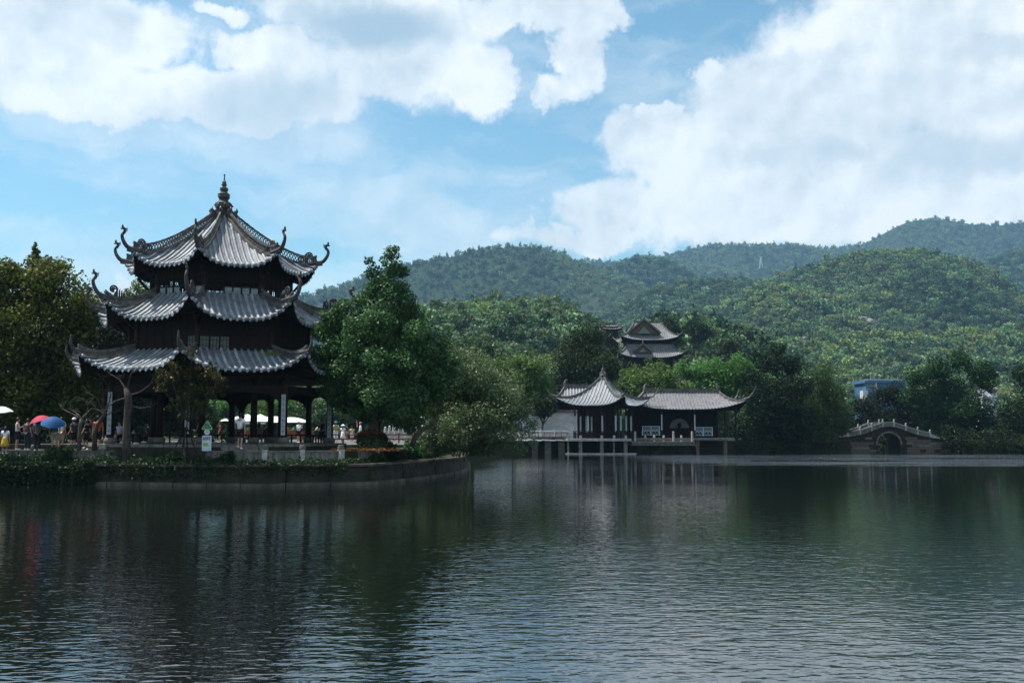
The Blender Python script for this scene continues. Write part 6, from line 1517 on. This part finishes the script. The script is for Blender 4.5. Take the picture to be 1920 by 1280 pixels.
def person(label, px, heady, zf, h, facing, pose, top, bottom, hair='hair', hat=None, sleeve='short', legs='shorts', group=None, Y=None, skirt=False, longhair=False, bag=None, shoes='c_white'):
    k = h / 1.73
    seat = .45 if pose == 'sit' else 0
    if Y is None: Y = (zf + h - seat * k - CAMZ) * FPX / (814.3 - heady)
    base = Vector((xat(px, Y, zf + h * .7), Y, zf - seat * k)); root = empty('person', base, label, 'person', rz=R(facing), group=group); root.scale = (k, k, k)
    J = joints(POSES[pose]); names = list(J); idx = {n: i for i, n in enumerate(names)}; V = [J[n] for n in names]
    rad = dict(pel=(.125, .10), spi=(.115, .09), che=(.145, .10), nek=.052, hd0=.078, hd1=.082, nos=.018, hl=.088, hr=.088, kl=.058, kr=.058, al=.038, ar=.038, tl=.035, tr=.035, sl=.058, sr=.058, el=.042, er=.042, wl=.028, wr=.028)
    Rr = [rad[n] for n in names]
    E_ = [('pel', 'spi'), ('spi', 'che'), ('che', 'nek'), ('nek', 'hd0'), ('hd0', 'hd1'), ('hd0', 'nos'), ('pel', 'hl'), ('pel', 'hr'), ('hl', 'kl'), ('hr', 'kr'), ('kl', 'al'), ('kr', 'ar'), ('al', 'tl'), ('ar', 'tr'), ('che', 'sl'), ('che', 'sr'), ('sl', 'el'), ('sr', 'er'), ('el', 'wl'), ('er', 'wr')]
    E_ = [(idx[a], idx[b]) for a, b in E_]
    for w, e, s_ in (('wl', 'el', -1), ('wr', 'er', 1)):      # palms and five fingers
        d = (J[w] - J[e]).normalized(); side = Vector((0, 1, 0)) if abs(d.y) < .8 else Vector((0, 0, 1)); side = (side - d * side.dot(d)).normalized(); nrm = d.cross(side)
        p0 = len(V); V.append(J[w] + d * .055); Rr.append((.036, .018)); E_.append((idx[w], p0))
        for f, (o, l) in enumerate(((.030, .075), (.010, .085), (-.010, .080), (-.030, .062))):
            a = len(V); V.append(J[w] + d * (.095) + side * o); Rr.append(.010); V.append(J[w] + d * (.095 + l * .55) + side * o - nrm * .012 * s_); Rr.append(.009); V.append(J[w] + d * (.095 + l * .9) + side * o - nrm * .035 * s_); Rr.append(.007)
            E_ += [(p0, a), (a, a + 1), (a + 1, a + 2)]
        a = len(V); V.append(J[w] + d * .05 + side * .045); Rr.append(.012); V.append(J[w] + d * .09 + side * .062 - nrm * .015 * s_); Rr.append(.009); E_ += [(p0, a), (a, a + 1)]
    me = skin_mesh(V, E_, Rr); me.name = 'body'; me.materials.clear(); me.materials.append(M['skin']); link('body', me, root)
    # shirt
    sv, se, sr2 = [], [], []
    def add(p, r_): sv.append(Vector(p)); sr2.append(r_); return len(sv) - 1
    a = add(J['pel'] + Vector((0, 0, -.03 if not skirt else 0)), (.165, .135)); b_ = add(J['spi'], (.15, .12)); c = add(J['che'], (.175, .125)); n_ = add(J['nek'] - (J['nek'] - J['che']) * .35, .075); se += [(a, b_), (b_, c), (c, n_)]
    for s_, sh, el_, wr_ in (('l', 'sl', 'el', 'wl'), ('r', 'sr', 'er', 'wr')):
        q = add(J[sh], .078); se.append((c, q))
        if sleeve != 'none':
            t = .62 if sleeve == 'short' else 1.0; w1_ = add(J[sh].lerp(J[el_], t), .072 if sleeve == 'short' else .055); se.append((q, w1_))
            if sleeve == 'long': w2_ = add(J[el_].lerp(J[wr_], .9), .04); se.append((w1_, w2_))
    me = skin_mesh(sv, se, sr2, 0); me.materials.clear(); me.materials.append(M[top]); link('shirt', me, root)
    sv, se, sr2 = [], [], []
    if skirt:
        hz_ = J['pel']; mb = MB(); mb.lathe([(.15, .12), (.17, 0), (.22, -.25), (.27, -.48), (.25, -.49)][::-1], 16, tuple(hz_)); mb.build('skirt', M[bottom], root, smooth=True)
    else:
        a = add(J['pel'] + Vector((0, 0, .03)), (.15, .125))
        for hp, kn, an in (('hl', 'kl', 'al'), ('hr', 'kr', 'ar')):
            q = add(J[hp], .115); t = add(J[hp].lerp(J[kn], .92 if legs == 'shorts' else 1.0), .098 if legs == 'shorts' else .082); se += [(a, q), (q, t)]
            if legs == 'long': u = add(J[kn].lerp(J[an], .92), .062); se.append((t, u))
        me = skin_mesh(sv, se, sr2, 0); me.materials.clear(); me.materials.append(M[bottom]); link('shorts' if legs == 'shorts' else 'trousers', me, root)
    for an, to in (('al', 'tl'), ('ar', 'tr')):
        me = skin_mesh([J[an] + Vector((0, -.03, -.03)), J[an].lerp(J[to], .5) + Vector((0, 0, -.02)), J[to] + Vector((0, .01, 0))], [(0, 1), (1, 2)], [.052, .05, .045], 0); me.materials.clear(); me.materials.append(M[shoes]); link('shoe', me, root)
    # hair: a cap over skull, open at the face
    hd = J['hd0'].lerp(J['hd1'], .62); mb = MB(); ns, nr_ = 14, 9; vs = []; fs = []
    for j in range(nr_ + 1):
        ph = math.pi * .78 * j / nr_
        for i in range(ns):
            th = 2 * math.pi * i / ns; d = Vector((math.sin(ph) * math.sin(th), -math.sin(ph) * math.cos(th), math.cos(ph)))
            r_ = .108; p = Vector((d.x * r_ * .88, d.y * r_ * 1.02, d.z * r_ * 1.08))
            if d.y > .35 and d.z < .45: p = Vector((d.x * .07, .03, .045))
            if longhair and d.y < .2 and ph > 1.5: p.z -= (ph - 1.5) * .42; p.y -= .01
            vs.append(hd + p)
    fs = [(j * ns + i, (j + 1) * ns + i, (j + 1) * ns + (i + 1) % ns, j * ns + (i + 1) % ns) for j in range(nr_) for i in range(ns)]
    mb.add(vs, fs); mb.build('hair', M[hair], root, smooth=True)
    if hat:
        kind, hm = hat; c = hd + Vector((0, 0, .03))
        if kind == 'cone': pr = [(.22, 0), (.215, .015), (.10, .09), (.02, .155), (.0, .16)]
        elif kind == 'brim': pr = [(.20, -.015), (.2, 0), (.115, .025), (.112, .10), (.085, .125), (0, .13)]
        else: pr = [(.115, -.01), (.118, .03), (.105, .08), (.06, .115), (0, .125)]
        MB().lathe(pr[::1], 16, tuple(c)).build('hat', M[hm], root, smooth=True)
    if bag: MB().box(J['che'] + Vector((0, -.17, -.1)), (.30, .16, .38), taper=.85).build('backpack', M[bag], root)
    return root


person('man in a loose white T-shirt and black shorts walking up the terrace steps', 450, 774.5, 1.71, 1.74, -4, 'walk', 'c_white', 'c_black')
bmk = MB(); # small dark emblem on the back of the shirt
man = [o for o in COL.objects if o.name == 'person'][0]
bmk.add([(-.05, -.158, 1.395), (0, -.165, 1.38), (.05, -.158, 1.395), (0, -.160, 1.415)], [(0, 1, 2, 3)]); bmk.bar((-.07, -.162, 1.34), (-.03, -.163, 1.345), .006); bmk.bar((.0, -.163, 1.345), (.06, -.162, 1.34), .006); bmk.build('shirt_print', M['c_dgrey'], man)
person('dark haired person in a grey sleeveless top seated behind the inner column', 486, 784, GF, 1.62, 10, 'sit', 'c_grey', 'c_black', sleeve='none', Y=57.5, longhair=True)
person('seated visitor with long hair in a grey blue dress left of the couplet column', 515, 786, GF, 1.58, -15, 'sit', 'c_greyblue', 'c_greyblue', longhair=True, Y=58.2)
person('small silhouetted person between the two seated ones', 496, 788, GF, 1.5, 20, 'sit', 'c_black', 'c_black', Y=60.2)
person('dark silhouetted person next to the couplet column on the left', 503, 788, GF, 1.55, 60, 'sit', 'c_dgrey', 'c_black', Y=61.0)
person('visitor in lilac trousers half hidden by the man in white', 434, 791, PZ, 1.62, 150, 'stand', 'c_teal', 'c_lilac', legs='long', hat=('cap', 'c_white'))
person('visitor in a dull red shirt beside the white market parasol', 539, 797, PZ, 1.5, 120, 'hold', 'c_red', 'c_navy', sleeve='short')
person('visitor in a white shirt and cap under the market parasol edge', 560, 790, PZ, 1.62, -120, 'phone', 'c_white', 'c_black', hat=('cap', 'c_white'), sleeve='long')
person('person in a pale blue patterned shirt leaning forward on the terrace edge', 581, 800, GF, 1.55, -70, 'sit', 'c_sky', 'c_navy', Y=60.0)
person('man in a tan shirt standing behind the person in pale blue', 592, 790, PZ, 1.68, -60, 'bend', 'c_tan', 'c_black')
person('pale faced person in black looking at a phone by the right column', 604, 790, GF - .15, 1.5, 150, 'phone', 'c_black', 'c_black', Y=58.2, sleeve='long')
person('visitor in a blue wide brimmed hat with an olive backpack', 630, 790.5, PZ, 1.68, 5, 'stand', 'c_yellow', 'c_white', hat=('brim', 'c_teal'), bag='c_olive', legs='long')
person('child in white with a white conical hat', 643, 798, PZ, 1.32, -5, 'stand', 'c_white', 'c_white', hat=('cone', 'c_white'), Y=72, skirt=True)
person('child in a yellow T-shirt', 660, 802, PZ, 1.28, 15, 'stand', 'c_yellow', 'c_white', Y=78)
person('visitor in a white cap holding up a pink flag', 676, 792, PZ, 1.62, 90, 'reach', 'c_white', 'c_white', hat=('cap', 'c_tan'), sleeve='long')
person('visitor in a bright white shirt with blue print', 771, 793, PZ, 1.66, 180, 'stand', 'c_white', 'c_navy')
person('visitor in a white shirt just right of the other one', 779, 794, PZ, 1.60, 150, 'hold', 'c_white', 'c_tan')
person('visitor in a white cap and blue jacket leaning over the fence', 787, 793, PZ, 1.62, -40, 'bend', 'c_blue', 'c_dgrey', hat=('cap', 'c_white'), sleeve='long')
person('man in a pale sleeveless shirt holding a cup near the left edge', 33, 782.5, 1.6, 1.72, -75, 'hold', 'c_white', 'c_navy', sleeve='none')
person('child in a yellow skirt and white top near the left edge', 10, 795, 1.5, 1.30, 10, 'stand', 'c_white', 'c_mustard', skirt=True, longhair=True, Y=47.6)
person('person in navy cut by the left edge of the picture', -3, 792, 1.5, 1.5, 20, 'stand', 'c_navy', 'c_navy', Y=48.2, legs='long')
person('person in a grey blue shirt and black trousers under the red umbrella', 71, 791, 1.6, 1.66, 5, 'hold', 'c_greyblue', 'c_black', legs='long', Y=49.6, longhair=True, sleeve='short')
person('visitor in a white shirt half hidden by the blue umbrella', 115, 785, 1.6, 1.7, -10, 'stand', 'c_white', 'c_tan', Y=50.8, sleeve='short')
person('visitor in tan shorts below the blue umbrella', 103, 790, 1.6, 1.66, 20, 'stand', 'c_blue', 'c_tan', Y=49.5)
person('dark clothed visitor with a white striped cap raising an arm', 139, 785, 1.6, 1.66, 70, 'hold', 'c_dgrey', 'c_black', hat=('cap', 'c_white'), Y=52)
person('person in a bright orange shirt beside the leftmost couplet board', 184, 776.5, 1.6, 1.74, 30, 'stand', 'c_orange', 'c_black', hat=('cap', 'c_black'), Y=50.5)
person('seated dark figure right of the leftmost couplet board', 211, 797, GF, 1.5, 60, 'sit', 'c_navy', 'c_white', Y=51.0)
person('person in a black top walking behind the white conical hat child', 650, 799, PZ, 1.6, 80, 'walk', 'c_black', 'c_tan', Y=92)
person('visitor in a pale yellow top right of the blue hatted visitor', 622, 797, PZ, 1.55, -30, 'hold', 'c_tan', 'c_white', Y=84)
person('dark clothed visitor between the red umbrella and the pale vest', 52, 790, 1.6, 1.66, -20, 'stand', 'c_dgrey', 'c_navy', Y=52.5, legs='long')
person('visitor in dark blue seen between the bare trunks', 163, 788, 1.6, 1.62, 90, 'walk', 'c_navy', 'c_black', Y=53)
person('person in a dull white top left of the rough bare trunk', 225, 795, GF, 1.6, 160, 'sit', 'c_lilac', 'c_black', Y=52.6)
person('person in grey behind the staked tree inside the pavilion', 372, 790, GF, 1.62, 100, 'stand', 'c_dgrey', 'c_black', Y=57)
person('visitor in red standing left of the man in white', 412, 798, PZ, 1.6, 100, 'stand', 'c_red', 'c_black', Y=80)
fl = empty('flag', at(669, 798, 77.5), 'folded pink flag raised beside the white capped visitor', 'flag')
MB().tube([(0, 0, -.6), (-.06, 0, .45)], .012, 5).build('pole', M['metal'], fl)
mb = MB(); mb.add([(-.06, 0, .48), (.0, .03, .38), (.10, 0, -.1), (-.02, -.03, -.12), (-.06, .02, .48), (.0, .05, .38), (.10, .02, -.1), (-.02, -.01, -.12)], [(0, 1, 2, 3), (7, 6, 5, 4), (0, 4, 5, 1), (1, 5, 6, 2), (2, 6, 7, 3), (3, 7, 4, 0)]); mb.build('cloth', flat('pink flag cloth', (.70, .18, .20)), fl)
